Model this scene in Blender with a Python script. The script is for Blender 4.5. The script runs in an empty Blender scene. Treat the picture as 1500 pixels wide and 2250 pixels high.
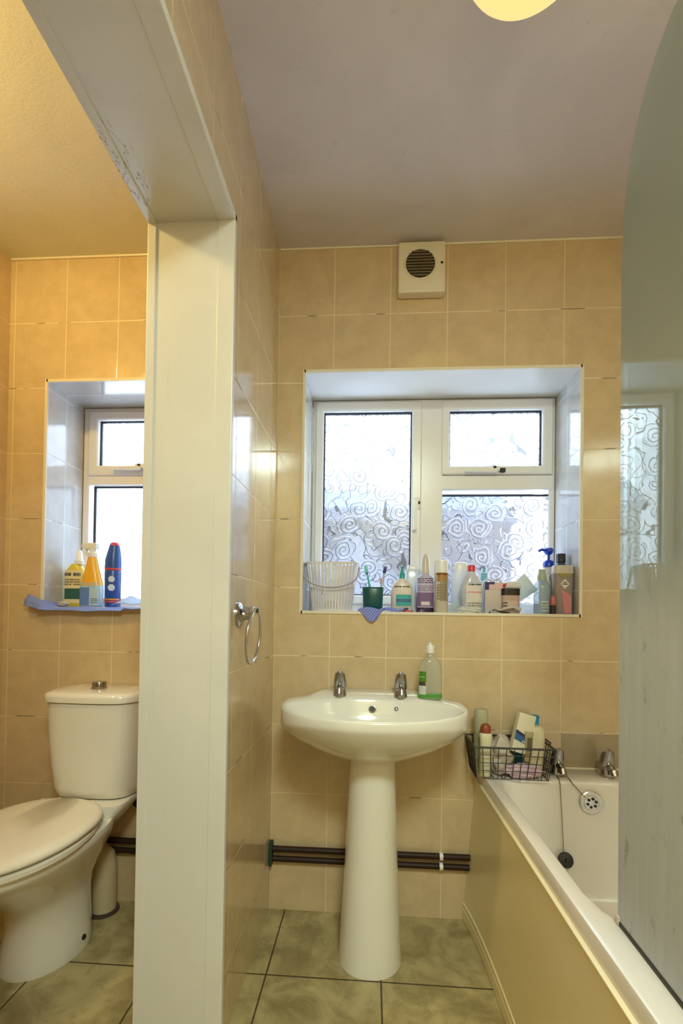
import bpy, bmesh, math, random
from mathutils import Vector, Matrix
random.seed(7)
S = bpy.context.scene
COL = S.collection
PI = math.pi

# ------------------------------------------------------------------ camera, world, lamps, exposure
FPX, CXP, CYP = 1011.35, 750.0, 1340.9
YAW, PITCH, ROLL = 0.0640, 0.0117, 0.0146
cam_d = bpy.data.cameras.new('camera')
cam = bpy.data.objects.new('camera', cam_d); COL.objects.link(cam)
cam_d.sensor_fit = 'HORIZONTAL'; cam_d.sensor_width = 24.0
cam_d.lens = FPX * 24.0 / 1500.0
cam_d.shift_y = (CYP - 1125.0) / 1500.0
cam_d.clip_start = 0.02
def axes():
    fw = Vector((-math.sin(YAW), math.cos(YAW), 0)); rt = Vector((math.cos(YAW), math.sin(YAW), 0)); up = Vector((0, 0, 1))
    f2 = fw * math.cos(PITCH) + up * math.sin(PITCH); u2 = up * math.cos(PITCH) - fw * math.sin(PITCH)
    r3 = rt * math.cos(ROLL) + u2 * math.sin(ROLL); u3 = u2 * math.cos(ROLL) - rt * math.sin(ROLL)
    return r3, u3, f2
r3, u3, f2 = axes()
cam.matrix_world = Matrix(((r3.x, u3.x, -f2.x, 0.3537), (r3.y, u3.y, -f2.y, -1.6700), (r3.z, u3.z, -f2.z, 1.0704), (0, 0, 0, 1)))
S.camera = cam

w = bpy.data.worlds.new('overcast_sky'); S.world = w; w.use_nodes = True
w.node_tree.nodes['Background'].inputs[0].default_value = (0.74, 0.86, 1.0, 1)
w.node_tree.nodes['Background'].inputs[1].default_value = 8.0

S.view_settings.view_transform = 'Standard'; S.view_settings.look = 'None'
S.view_settings.exposure = 0.0; S.view_settings.gamma = 1.0; S.view_settings.use_curve_mapping = False
S.cycles.max_bounces = 10; S.cycles.diffuse_bounces = 6; S.cycles.glossy_bounces = 5
S.cycles.transparent_max_bounces = 24; S.cycles.transmission_bounces = 8
S.cycles.sample_clamp_indirect = 6.0
S.cycles.caustics_reflective = False; S.cycles.caustics_refractive = True

LAMP_WC = 50.0       # W, the dome on the toilet ceiling (out of frame)
FILL_POWER = 50.0     # W, fill light added behind the camera

# ------------------------------------------------------------------ node helpers
def srgb(r, g, b):
    f = lambda c: (c / 255 / 12.92) if c / 255 <= 0.04045 else ((c / 255 + 0.055) / 1.055) ** 2.4
    return (f(r), f(g), f(b), 1)

class NT:
    def __init__(s, name):
        s.m = bpy.data.materials.new(name); s.m.use_nodes = True
        s.t = s.m.node_tree; s.t.nodes.clear()
        s.out = s.t.nodes.new('ShaderNodeOutputMaterial')
    def n(s, typ, **kw):
        x = s.t.nodes.new(typ)
        for k, v in kw.items(): setattr(x, k, v)
        return x
    def put(s, sock, v):
        if isinstance(v, bpy.types.NodeSocket): s.t.links.new(v, sock)
        elif v is not None: sock.default_value = v
    def math(s, op, a, b=None, c=None, clamp=False):
        x = s.n('ShaderNodeMath', operation=op, use_clamp=clamp)
        s.put(x.inputs[0], a)
        if b is not None: s.put(x.inputs[1], b)
        if c is not None: s.put(x.inputs[2], c)
        return x.outputs[0]
    def mix(s, f, a, b):
        x = s.n('ShaderNodeMix', data_type='RGBA')
        s.put(x.inputs[0], f); s.put(x.inputs[6], a); s.put(x.inputs[7], b)
        return x.outputs[2]
    def ss(s, v, lo, hi):
        x = s.n('ShaderNodeMapRange', interpolation_type='SMOOTHSTEP')
        s.put(x.inputs[0], v); x.inputs[1].default_value = lo; x.inputs[2].default_value = hi
        return x.outputs[0]
    def noise(s, vec, scale, detail=4, rough=0.55, dist=0.0, dim='3D'):
        x = s.n('ShaderNodeTexNoise', noise_dimensions=dim)
        s.put(x.inputs['Vector'], vec); x.inputs['Scale'].default_value = scale
        x.inputs['Detail'].default_value = detail; x.inputs['Roughness'].default_value = rough
        x.inputs['Distortion'].default_value = dist
        return x.outputs['Fac']
    def pos(s):
        g = s.n('ShaderNodeTexCoord'); return g.outputs['Object']
    def sep(s, v):
        x = s.n('ShaderNodeSeparateXYZ'); s.put(x.inputs[0], v); return x.outputs
    def comb(s, a, b, c=0.0):
        x = s.n('ShaderNodeCombineXYZ'); s.put(x.inputs[0], a); s.put(x.inputs[1], b); s.put(x.inputs[2], c); return x.outputs[0]
    def bump(s, h, strength=0.3, dist=0.002):
        x = s.n('ShaderNodeBump'); s.put(x.inputs['Height'], h); x.inputs['Strength'].default_value = strength
        x.inputs['Distance'].default_value = dist; return x.outputs[0]
    def bsdf(s, col, rough=0.5, metal=0.0, normal=None, spec=0.5, coat=0.0, emit=None, estr=0.0, sss=0.0):
        x = s.n('ShaderNodeBsdfPrincipled')
        s.put(x.inputs['Base Color'], col); s.put(x.inputs['Roughness'], rough); s.put(x.inputs['Metallic'], metal)
        x.inputs['Specular IOR Level'].default_value = spec; x.inputs['Coat Weight'].default_value = coat
        if normal is not None: s.put(x.inputs['Normal'], normal)
        if emit is not None: s.put(x.inputs['Emission Color'], emit); x.inputs['Emission Strength'].default_value = estr
        return x.outputs[0]
    def sh(s, typ, **inp):
        x = s.n(typ)
        for k, v in inp.items(): s.put(x.inputs[k], v)
        return x.outputs[0]
    def mixsh(s, f, a, b):
        x = s.n('ShaderNodeMixShader'); s.put(x.inputs[0], f); s.put(x.inputs[1], a); s.put(x.inputs[2], b); return x.outputs[0]
    def done(s, sh):
        s.t.links.new(sh, s.out.inputs[0]); return s.m

def plain(name, col, rough=0.45, metal=0.0, var=0.06, scale=40, spec=0.5, bumpd=0.0, coat=0.0):
    """a procedural one-colour finish with faint mottling"""
    k = NT(name); p = k.pos()
    nz = k.noise(p, scale, 3)
    dark = tuple(c * (1 - var * 2) for c in col[:3]) + (1,)
    c = k.mix(nz, dark, tuple(min(1, c * (1 + var)) for c in col[:3]) + (1,))
    nrm = k.bump(k.noise(p, scale * 6, 3), 0.25, bumpd) if bumpd else None
    return k.done(k.bsdf(c, rough, metal, nrm, spec, coat))

def clearish(name, col, body=0.45, rough=0.12):
    """thin tinted see-through plastic"""
    k = NT(name); p = k.pos()
    c = k.mix(k.noise(p, 30, 2), tuple(x * .92 for x in col[:3]) + (1,), col)
    d = k.bsdf(c, rough, 0, None, 0.5)
    t = k.sh('ShaderNodeBsdfTransparent', Color=tuple(0.5 + 0.5 * x for x in col[:3]) + (1,))
    return k.done(k.mixsh(body, t, d))

TW, TH, Z0 = 0.2048, 0.25, 0.9221          # wall tile pitch and a row height
def tile_mat(name, axis, off, tint=(0.60, 0.465, 0.29), pitch=TW):
    k = NT(name); p = k.pos(); x, y, z = k.sep(p)
    u = k.math('DIVIDE', k.math('SUBTRACT', x if axis == 'x' else y, off), pitch)
    v = k.math('DIVIDE', k.math('SUBTRACT', z, Z0), TH)
    fu, fv = k.math('FRACT', u), k.math('FRACT', v)
    du = k.math('MULTIPLY', k.math('MINIMUM', fu, k.math('SUBTRACT', 1.0, fu)), pitch)
    dv = k.math('MULTIPLY', k.math('MINIMUM', fv, k.math('SUBTRACT', 1.0, fv)), TH)
    d = k.math('MINIMUM', du, dv)
    grout = k.math('SUBTRACT', 1.0, k.ss(d, 0.0012, 0.0022))
    wn = k.n('ShaderNodeTexWhiteNoise', noise_dimensions='2D')
    k.put(wn.inputs['Vector'], k.comb(k.math('FLOOR', u), k.math('FLOOR', v)))
    fine = k.noise(p, 55, 6, 0.7); mid = k.noise(p, 13, 4, 0.6, 0.4)
    t = Vector(tint)
    c = k.mix(k.ss(mid, 0.32, 0.68), tuple(t * 0.93) + (1,), tuple(t * Vector((1.05, 1.06, 1.08))) + (1,))
    c = k.mix(k.math('MULTIPLY', k.ss(fine, 0.5, 0.75), 0.35), c, tuple(t * Vector((1.16, 1.2, 1.3))) + (1,))
    c = k.mix(k.math('MULTIPLY', k.ss(k.noise(p, 90, 4, 0.6), 0.55, 0.75), 0.3), c, tuple(t * Vector((0.85, 0.8, 0.7))) + (1,))
    c = k.mix(k.math('MULTIPLY', wn.outputs['Value'], 0.10), c, tuple(t * Vector((1.1, 1.02, 0.88))) + (1,))
    mould = k.math('MULTIPLY', k.ss(k.noise(p, 7, 3, 0.6), 0.545, 0.60), k.ss(dv, 0.0018, 0.0008))
    g = k.mix(mould, (t.x * 1.22, t.y * 1.3, t.z * 1.4, 1), (0.10, 0.065, 0.035, 1))
    c = k.mix(grout, c, g)
    rough = k.math('ADD', 0.13, k.math('MULTIPLY', grout, 0.5))
    h = k.math('ADD', k.ss(d, 0.0006, 0.004), k.math('MULTIPLY', k.noise(p, 6, 2), 0.25))
    return k.done(k.bsdf(c, rough, 0, k.bump(h, 0.35, 0.0012), 0.8, 0.35))

def floor_mat():
    k = NT('stone_floor_tile'); p = k.pos(); x, y, z = k.sep(p); P = 0.341
    u = k.math('DIVIDE', k.math('SUBTRACT', x, 0.057), P); v = k.math('DIVIDE', k.math('ADD', y, 0.305), P)
    fu, fv = k.math('FRACT', u), k.math('FRACT', v)
    d = k.math('MULTIPLY', k.math('MINIMUM', k.math('MINIMUM', fu, k.math('SUBTRACT', 1.0, fu)), k.math('MINIMUM', fv, k.math('SUBTRACT', 1.0, fv))), P)
    d = k.math('ADD', d, k.math('MULTIPLY', k.math('SUBTRACT', k.noise(p, 60, 3), 0.5), 0.002))
    grout = k.math('SUBTRACT', 1.0, k.ss(d, 0.0014, 0.0034))
    wn = k.n('ShaderNodeTexWhiteNoise', noise_dimensions='2D')
    k.put(wn.inputs['Vector'], k.comb(k.math('FLOOR', u), k.math('FLOOR', v)))
    m1 = k.noise(p, 7, 6, 0.62, 0.8); m2 = k.noise(p, 26, 5, 0.6, 0.5)
    c = k.mix(k.ss(m1, 0.3, 0.7), (0.215, 0.17, 0.072, 1), (0.48, 0.41, 0.215, 1))
    c = k.mix(k.math('MULTIPLY', k.ss(m2, 0.5, 0.72), 0.5), c, (0.20, 0.155, 0.075, 1))
    c = k.mix(k.math('MULTIPLY', k.ss(k.noise(p, 14, 4), 0.55, 0.75), 0.45), c, (0.46, 0.40, 0.24, 1))
    c = k.mix(k.math('MULTIPLY', wn.outputs['Value'], 0.18), c, (0.46, 0.36, 0.2, 1))
    c = k.mix(grout, c, (0.055, 0.038, 0.018, 1))
    h = k.math('ADD', k.ss(d, 0.001, 0.006), k.math('MULTIPLY', m2, 0.3))
    return k.done(k.bsdf(c, 0.42, 0, k.bump(h, 0.4, 0.0015), 0.4))

def ceiling_mat(name='ceiling_paint', a=(0.58, 0.545, 0.59, 1), b=(0.66, 0.625, 0.675, 1)):
    k = NT(name); p = k.pos()
    c = k.mix(k.ss(k.noise(p, 2.2, 5, 0.6, 0.5), 0.3, 0.7), a, b)
    c = k.mix(k.math('MULTIPLY', k.ss(k.noise(p, 25, 5, 0.7), 0.62, 0.72), 0.18), c, (0.36, 0.31, 0.28, 1))
    return k.done(k.bsdf(c, 0.75, 0, k.bump(k.noise(p, 120, 4, 0.7), 0.35, 0.002), 0.25))

def paint_mat(name, col, chips=False, rough=0.35):
    k = NT(name); p = k.pos(); x, y, z = k.sep(p)
    c = k.mix(k.ss(k.noise(p, 4, 5), 0.35, 0.7), tuple(a * .93 for a in col[:3]) + (1,), col)
    streak = k.noise(k.comb(k.math('MULTIPLY', x, 60), k.math('MULTIPLY', y, 60), k.math('MULTIPLY', z, 4)), 1, 4, 0.7)
    c = k.mix(k.math('MULTIPLY', k.ss(streak, 0.62, 0.72), 0.15), c, tuple(a * .6 for a in col[:3]) + (1,))
    if chips:
        a = k.math('ABSOLUTE', k.math('SUBTRACT', k.noise(k.comb(k.math('MULTIPLY', x, 38), k.math('MULTIPLY', y, 7), k.math('MULTIPLY', z, 20)), 1, 4, 0.6, 0.6), 0.5))
        near = k.math('MULTIPLY', k.ss(x, -0.150, -0.175), k.math('MULTIPLY', k.ss(y, -0.86, -0.76), k.ss(y, -0.60, -0.64)))
        near = k.math('MULTIPLY', near, k.ss(z, 1.95, 2.0))
        crack = k.math('MULTIPLY', k.ss(a, 0.010, 0.003), near)
        c = k.mix(crack, c, (0.09, 0.07, 0.05, 1))
    return k.done(k.bsdf(c, rough, 0, k.bump(k.noise(p, 90, 3), 0.15, 0.001), 0.4))

def chrome_mat(name='chrome', col=(0.62, 0.62, 0.63, 1), rough=0.12):
    k = NT(name); p = k.pos()
    r = k.math('ADD', rough, k.math('MULTIPLY', k.noise(p, 25, 2), 0.06))
    c = k.mix(k.ss(k.noise(p, 35, 3), 0.5, 0.75), col, tuple(a * .88 for a in col[:3]) + (1,))
    return k.done(k.bsdf(c, r, 1.0))

def pattern_glass(name, blank=0.0):
    """obscure glass pressed with scrolls: rosettes around cell centres and wandering lines"""
    k = NT(name); p = k.pos(); x, y, z = k.sep(p)
    uv = k.comb(k.math('MULTIPLY', x, 9.5), k.math('MULTIPLY', z, 9.5), 0.0)
    wx = k.math('SUBTRACT', k.noise(uv, 0.9, 2), 0.5); wy = k.math('SUBTRACT', k.noise(k.comb(k.math('ADD', k.math('MULTIPLY', x, 9.5), 31.7), k.math('MULTIPLY', z, 9.5), 5.0), 0.9, 2), 0.5)
    q = k.n('ShaderNodeVectorMath', operation='ADD'); k.put(q.inputs[0], uv); k.put(q.inputs[1], k.comb(k.math('MULTIPLY', wx, 0.4), k.math('MULTIPLY', wy, 0.4)))
    vo = k.n('ShaderNodeTexVoronoi', voronoi_dimensions='2D', feature='F1'); k.put(vo.inputs['Vector'], q.outputs[0]); vo.inputs['Scale'].default_value = 1.0
    dv = k.n('ShaderNodeVectorMath', operation='SUBTRACT'); k.put(dv.inputs[0], q.outputs[0]); k.put(dv.inputs[1], vo.outputs['Position'])
    dx, dy, _ = k.sep(dv.outputs[0])
    ang = k.math('DIVIDE', k.math('ARCTAN2', dy, dx), 2 * PI)
    rad = vo.outputs['Distance']
    sp = k.math('ABSOLUTE', k.math('SUBTRACT', k.math('FRACT', k.math('SUBTRACT', k.math('MULTIPLY', rad, 6.0), ang)), 0.5))
    fade = k.ss(rad, 0.44, 0.36)
    spiral = k.math('MULTIPLY', k.ss(sp, 0.12, 0.04), fade)
    q2 = k.n('ShaderNodeVectorMath', operation='MULTIPLY_ADD'); k.put(q2.inputs[0], q.outputs[0]); q2.inputs[1].default_value = (1.25, 1.25, 1.25); q2.inputs[2].default_value = (7.3, 3.9, 0)
    vo2 = k.n('ShaderNodeTexVoronoi', voronoi_dimensions='2D', feature='F1'); k.put(vo2.inputs['Vector'], q2.outputs[0]); vo2.inputs['Scale'].default_value = 1.0
    c2 = k.math('ABSOLUTE', k.math('SUBTRACT', k.math('FRACT', k.math('MULTIPLY', vo2.outputs['Distance'], 2.4)), 0.5))
    arcs = k.math('MULTIPLY', k.ss(c2, 0.055, 0.018), k.math('SUBTRACT', 1.0, fade))
    spiral = k.math('MAXIMUM', spiral, arcs)
    n1 = k.noise(q.outputs[0], 0.75, 2, 0.4, 0.6)
    c1 = k.math('ABSOLUTE', k.math('SUBTRACT', k.math('FRACT', k.math('MULTIPLY', n1, 7.0)), 0.5))
    curl = k.math('MULTIPLY', k.ss(c1, 0.065, 0.02), k.math('SUBTRACT', 1.0, k.math('MULTIPLY', fade, 0.9)))
    line = k.math('MAXIMUM', spiral, curl)
    hi = k.math('MAXIMUM', k.math('MULTIPLY', k.ss(sp, 0.34, 0.44), fade), k.math('MULTIPLY', k.ss(c1, 0.40, 0.47), k.math('SUBTRACT', 1.0, fade)))
    line = k.math('MULTIPLY', line, 1.0 - blank)
    tint = k.mix(k.math('MULTIPLY', line, 0.62), (0.90, 0.93, 0.95, 1), (0.04, 0.048, 0.065, 1))
    nrm = k.bump(k.math('SUBTRACT', line, k.math('MULTIPLY', hi, 0.4)), 0.65, 0.006)
    tr = k.sh('ShaderNodeBsdfTransparent', Color=tint)
    rf = k.sh('ShaderNodeBsdfRefraction', Color=tint, Roughness=0.14, IOR=1.22, Normal=nrm)
    tl = k.sh('ShaderNodeBsdfTranslucent', Color=(0.86, 0.9, 0.95, 1))
    body = k.mixsh(0.04, k.mixsh(0.45, tr, rf), tl)
    gl = k.sh('ShaderNodeBsdfGlossy', Color=(0.9, 0.9, 0.9, 1), Roughness=0.08, Normal=nrm)
    return k.done(k.mixsh(0.06, body, gl))

def screen_glass():
    """shower glass, its lower part clouded with limescale that ran down in streaks"""
    k = NT('limescaled_glass'); p = k.pos(); x, y, z = k.sep(p)
    edge = k.noise(k.comb(k.math('MULTIPLY', y, 9), k.math('MULTIPLY', z, 3), 0.0), 1, 3)
    zz = k.math('ADD', z, k.math('MULTIPLY', k.math('SUBTRACT', edge, 0.5), 0.10))
    low = k.ss(zz, 1.20, 1.02)
    streak = k.noise(k.comb(k.math('MULTIPLY', y, 70), k.math('MULTIPLY', z, 3.5), 0.0), 1, 5, 0.6)
    blot = k.noise(k.comb(k.math('MULTIPLY', y, 30), k.math('MULTIPLY', z, 14), 3.0), 1, 5, 0.7)
    haze = k.math('ADD', 0.32, k.math('MULTIPLY', low, 0.60))
    haze = k.math('ADD', haze, k.math('MULTIPLY', k.math('SUBTRACT', streak, 0.5), k.math('MULTIPLY', low, 0.28)), clamp=True)
    col = k.mix(k.math('MULTIPLY', k.ss(blot, 0.56, 0.72), low), (0.58, 0.65, 0.73, 1), (0.33, 0.37, 0.40, 1))
    scale = k.mixsh(0.25, k.sh('ShaderNodeBsdfDiffuse', Color=col), k.sh('ShaderNodeBsdfTranslucent', Color=col))
    fr = k.n('ShaderNodeFresnel'); fr.inputs['IOR'].default_value = 1.62
    clear = k.mixsh(k.math('MULTIPLY', fr.outputs[0], 1.6, clamp=True), k.sh('ShaderNodeBsdfTransparent', Color=(0.80, 0.86, 0.80, 1)),
                    k.sh('ShaderNodeBsdfGlossy', Color=(0.95, 1, 0.97, 1), Roughness=0.015))
    return k.done(k.mixsh(haze, clear, scale))

def brick_mat():
    k = NT('mauve_brick'); p = k.pos(); x, y, z = k.sep(p)
    b = k.n('ShaderNodeTexBrick'); k.put(b.inputs['Vector'], k.comb(x, z)); b.inputs['Scale'].default_value = 4.4
    b.inputs['Color1'].default_value = (0.060, 0.040, 0.049, 1); b.inputs['Color2'].default_value = (0.048, 0.034, 0.043, 1)
    b.inputs['Mortar'].default_value = (0.070, 0.056, 0.065, 1)
    return k.done(k.bsdf(k.mix(k.math('MULTIPLY', k.noise(p, 3, 4), 0.5), b.outputs['Color'], (0.062, 0.048, 0.058, 1)), 0.85))

# ------------------------------------------------------------------ mesh helpers
def newbm(): return bmesh.new()
def link(name, bm, mat, parent=None, sharp=38, smooth=True, loc=None):
    bmesh.ops.remove_doubles(bm, verts=bm.verts, dist=1e-6)
    bmesh.ops.recalc_face_normals(bm, faces=bm.faces)
    me = bpy.data.meshes.new(name); bm.to_mesh(me); bm.free()
    if smooth:
        for f in me.polygons: f.use_smooth = True
        me.set_sharp_from_angle(angle=math.radians(sharp))
    o = bpy.data.objects.new(name, me); COL.objects.link(o)
    if mat: me.materials.append(mat)
    if parent: o.parent = parent
    if loc: o.location = loc
    return o
def tag(o, label=None, cat=None, group=None, kind=None):
    if label: o['label'] = label
    if cat: o['category'] = cat
    if group: o['group'] = group
    if kind: o['kind'] = kind
    return o
def thing(name, label, cat, loc=(0, 0, 0), group=None, rot=None, kind=None):
    o = bpy.data.objects.new(name, None); COL.objects.link(o)
    o.empty_display_size = 0.05
    o.location = loc
    if rot: o.rotation_euler = rot
    return tag(o, label, cat, group, kind)
def struct(name, bm, mat, **k): return tag(link(name, bm, mat, **k), kind='structure')

def box(bm, x0, x1, y0, y1, z0, z1, bev=0.0, seg=2):
    vs = [bm.verts.new((x, y, z)) for x in (x0, x1) for y in (y0, y1) for z in (z0, z1)]
    q = [(0, 1, 3, 2), (4, 6, 7, 5), (0, 4, 5, 1), (2, 3, 7, 6), (0, 2, 6, 4), (1, 5, 7, 3)]
    fs = [bm.faces.new([vs[i] for i in f]) for f in q]
    if bev:
        es = list({e for f in fs for e in f.edges})
        bmesh.ops.bevel(bm, geom=es, offset=bev, segments=seg, profile=0.6, affect='EDGES')
    return vs
def bxm(*a, **k):
    bm = newbm(); box(bm, *a, **k); return bm
def ring(cx, cy, z, rx, ry, n=2.0, N=36, rot=0.0):
    out = []
    for i in range(N):
        t = 2 * PI * i / N
        c, s = math.cos(t), math.sin(t)
        x = rx * math.copysign(abs(c) ** (2 / n), c); y = ry * math.copysign(abs(s) ** (2 / n), s)
        if rot: x, y = x * math.cos(rot) - y * math.sin(rot), x * math.sin(rot) + y * math.cos(rot)
        out.append((cx + x, cy + y, z))
    return out
def even(pts, N):
    """a closed outline resampled to N evenly spaced points"""
    P = [Vector(p) for p in pts]; L = [0.0]
    for a, b in zip(P, P[1:] + P[:1]): L.append(L[-1] + (b - a).length)
    out = []
    for i in range(N):
        d = L[-1] * i / N; k = max(j for j in range(len(P)) if L[j] <= d)
        out.append(tuple(P[k].lerp(P[(k + 1) % len(P)], (d - L[k]) / max(1e-9, L[k + 1] - L[k]))))
    return out
def loft(bm, rings, cap0=True, cap1=True, closed=True):
    R = [[bm.verts.new(p) for p in r] for r in rings]
    n = len(R[0])
    for a, b in zip(R, R[1:]):
        for i in range(n if closed else n - 1):
            j = (i + 1) % n
            try: bm.faces.new((a[i], a[j], b[j], b[i]))
            except ValueError: pass
    if cap0: bm.faces.new(R[0][::-1])
    if cap1: bm.faces.new(R[-1])
    return R
def turned(bm, prof, cx=0, cy=0, N=32, ry=1.0, n=2.0, cap0=True, cap1=True):
    """prof: (radius, z) bottom to top; ry flattens the section, n squares it"""
    return loft(bm, [ring(cx, cy, z, max(r, 1e-4), max(r, 1e-4) * ry, n, N) for r, z in prof], cap0, cap1)
def tube(bm, pts, r, N=10, closed=False, rad=None):
    P = [Vector(p) for p in pts]; n = len(P); rings = []
    up = None
    for i in range(n):
        a = P[(i - 1) % n] if (closed or i > 0) else P[i]; b = P[(i + 1) % n] if (closed or i < n - 1) else P[i]
        t = (b - a)
        t = t.normalized() if t.length > 1e-9 else Vector((0, 0, 1))
        if up is None:
            up = Vector((0, 0, 1)) if abs(t.z) < 0.9 else Vector((1, 0, 0))
        s = t.cross(up).normalized(); up = s.cross(t).normalized()
        rr = rad[i] if rad else r
        rings.append([tuple(P[i] + (s * math.cos(2 * PI * k / N) + up * math.sin(2 * PI * k / N)) * rr) for k in range(N)])
    if closed:
        # close by matching the first ring with the best rotation
        f, l = rings[0], rings[-1]
        best = min(range(N), key=lambda o: sum((Vector(f[(k + o) % N]) - Vector(l[k])).length for k in range(N)))
        loft(bm, rings, False, False)
        F = f[best:] + f[:best]
        loft(bm, [l, F], False, False)
    else: loft(bm, rings)
def prism(bm, poly, axis, a, b):
    """poly of 2D points extruded along axis from a to b; axis x -> (y,z), y -> (x,z), z -> (x,y)"""
    def P(q, t): return {'x': (t, q[0], q[1]), 'y': (q[0], t, q[1]), 'z': (q[0], q[1], t)}[axis]
    loft(bm, [[P(q, a) for q in poly], [P(q, b) for q in poly]])
def patch(bm, rx, ry, n, z0, z1, a0, a1, off=0.0008, N=14, rx1=None, ry1=None):
    """a curved label on the front (-y) of a bottle: angles measured from -y, positive to the right"""
    rows = []
    for z, ax, ay in ((z0, rx, ry), (z1, rx1 or rx, ry1 or ry)):
        row = []
        for i in range(N + 1):
            t = -PI / 2 + a0 + (a1 - a0) * i / N
            c, s = math.cos(t), math.sin(t)
            row.append(((ax + off) * math.copysign(abs(c) ** (2 / n), c), (ay + off) * math.copysign(abs(s) ** (2 / n), s), z))
        rows.append(row)
    loft(bm, rows, False, False, closed=False)
def move(bm, loc=(0, 0, 0), rot=None):
    M = Matrix.Translation(loc)
    if rot: M = M @ (Matrix.Rotation(rot[2], 4, 'Z') @ Matrix.Rotation(rot[1], 4, 'Y') @ Matrix.Rotation(rot[0], 4, 'X'))
    bmesh.ops.transform(bm, matrix=M, verts=bm.verts); return bm
def holed(bm, axis, t0, t1, u0, u1, v0, v1, holes):
    """a wall slab from t0 (room face) to t1 across `axis`, with rectangular holes (ua, ub, va, vb)"""
    us = sorted({u0, u1} | {h[0] for h in holes} | {h[1] for h in holes}); vs = sorted({v0, v1} | {h[2] for h in holes} | {h[3] for h in holes})
    us = [u for u in us if u0 <= u <= u1]; vs = [v for v in vs if v0 <= v <= v1]
    P = lambda u, v, t: (t, u, v) if axis == 'x' else (u, t, v)
    ins = lambda u, v: any(h[0] < u < h[1] and h[2] < v < h[3] for h in holes)
    solid = lambda i, j: 0 <= i < len(us) - 1 and 0 <= j < len(vs) - 1 and not ins((us[i] + us[i + 1]) / 2, (vs[j] + vs[j + 1]) / 2)
    F = lambda *q: bm.faces.new([bm.verts.new(c) for c in q])
    for i in range(len(us) - 1):
        for j in range(len(vs) - 1):
            if not solid(i, j): continue
            a, b, c, d = us[i], us[i + 1], vs[j], vs[j + 1]
            for t in (t0, t1): F(P(a, c, t), P(b, c, t), P(b, d, t), P(a, d, t))
            if not solid(i - 1, j): F(P(a, c, t0), P(a, d, t0), P(a, d, t1), P(a, c, t1))
            if not solid(i + 1, j): F(P(b, c, t0), P(b, d, t0), P(b, d, t1), P(b, c, t1))
            if not solid(i, j - 1): F(P(a, c, t0), P(b, c, t0), P(b, c, t1), P(a, c, t1))
            if not solid(i, j + 1): F(P(a, d, t0), P(b, d, t0), P(b, d, t1), P(a, d, t1))
    bmesh.ops.remove_doubles(bm, verts=bm.verts, dist=1e-5)
def blob(pts_xy, z0, h, seed=0): pass

# ------------------------------------------------------------------ materials
M_back = tile_mat('beige_tile_back', 'x', 0.0)
M_side = tile_mat('beige_tile_side', 'y', -0.30, pitch=0.2048)
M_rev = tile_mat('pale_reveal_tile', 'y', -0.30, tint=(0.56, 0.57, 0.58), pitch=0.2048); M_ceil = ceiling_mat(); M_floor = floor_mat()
M_cream = paint_mat('cream_gloss_paint', (0.71, 0.70, 0.68, 1), chips=True)
M_bead = paint_mat('tile_bead_plastic', (0.80, 0.74, 0.62, 1), rough=0.3)
M_reveal = paint_mat('white_reveal_paint', (0.80, 0.81, 0.82, 1), rough=0.3)
M_upvc = plain('white_upvc', (0.78, 0.78, 0.79, 1), 0.25, var=0.02)
M_gasket = plain('dark_gasket', (0.012, 0.015, 0.03, 1), 0.6)
M_glass = pattern_glass('scroll_pattern_glass'); M_glass2 = pattern_glass('frosted_glass', 0.6)
M_ceramic = plain('white_ceramic', (0.80, 0.785, 0.74, 1), 0.10, var=0.015, scale=6, coat=0.3)
M_acrylic = plain('white_acrylic', (0.72, 0.685, 0.66, 1), 0.16, var=0.02, scale=5)
M_panel = plain('cream_bath_panel', (0.78, 0.70, 0.46, 1), 0.30, var=0.03, scale=4)
M_chrome = chrome_mat(); M_dullchrome = chrome_mat('dull_chrome', (0.42, 0.42, 0.44, 1), 0.14)
M_black = plain('black_rubber', (0.012, 0.010, 0.010, 1), 0.5)
M_wire = plain('black_wire', (0.02, 0.015, 0.014, 1), 0.4)
M_pipe = plain('brown_painted_pipe', (0.03, 0.013, 0.008, 1), 0.5, spec=0.25)
M_white = plain('white_plastic', (0.78, 0.78, 0.78, 1), 0.3, var=0.02)
M_ivory = plain('ivory_plastic', (0.74, 0.68, 0.56, 1), 0.35, var=0.03)
M_seat = plain('white_seat_plastic', (0.82, 0.79, 0.73, 1), 0.22, var=0.015, scale=6)
M_screen = screen_glass()
def col(name, r, g, b, rough=0.35, **k): return plain(name, srgb(r, g, b), rough, **k)

# ------------------------------------------------------------------ room shell
ZC = 2.4227
WIN1 = (0.098, 1.088, 1.082, 1.966); WIN2 = (-0.891, -0.16 - 0.10, 1.082, 1.949)
WIN2 = (-0.891, -0.262, 1.082, 1.949)
bm = newbm(); holed(bm, 'y', 0.0, 0.30, -1.15, 1.55, -0.1, ZC + 0.1, [WIN1, WIN2]); struct('wall_back', bm, M_back, smooth=False)
bm = newbm(); holed(bm, 'x', 0.0, -0.20, -2.60, 0.0, -0.1, ZC + 0.1, [(-1.45, -0.5545, -0.2, 2.069)]); struct('wall_left', bm, M_side, smooth=False)
bm = newbm(); box(bm, -1.145, -1.045, -2.6, 0.0, -0.1, ZC + 0.1); struct('wall_toilet_left', bm, M_side, smooth=False)
bm = newbm(); box(bm, 1.433, 1.533, -2.6, 0.0, -0.1, ZC + 0.1); struct('wall_right', bm, M_side, smooth=False)
bm = newbm(); box(bm, -1.145, 1.533, -2.7, -2.6, -0.1, ZC + 0.1); struct('wall_front', bm, M_back, smooth=False)
bm = newbm(); box(bm, -1.145, 1.533, -2.6, 0.0, -0.1, 0.0); struct('floor', bm, M_floor, smooth=False)
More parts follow.
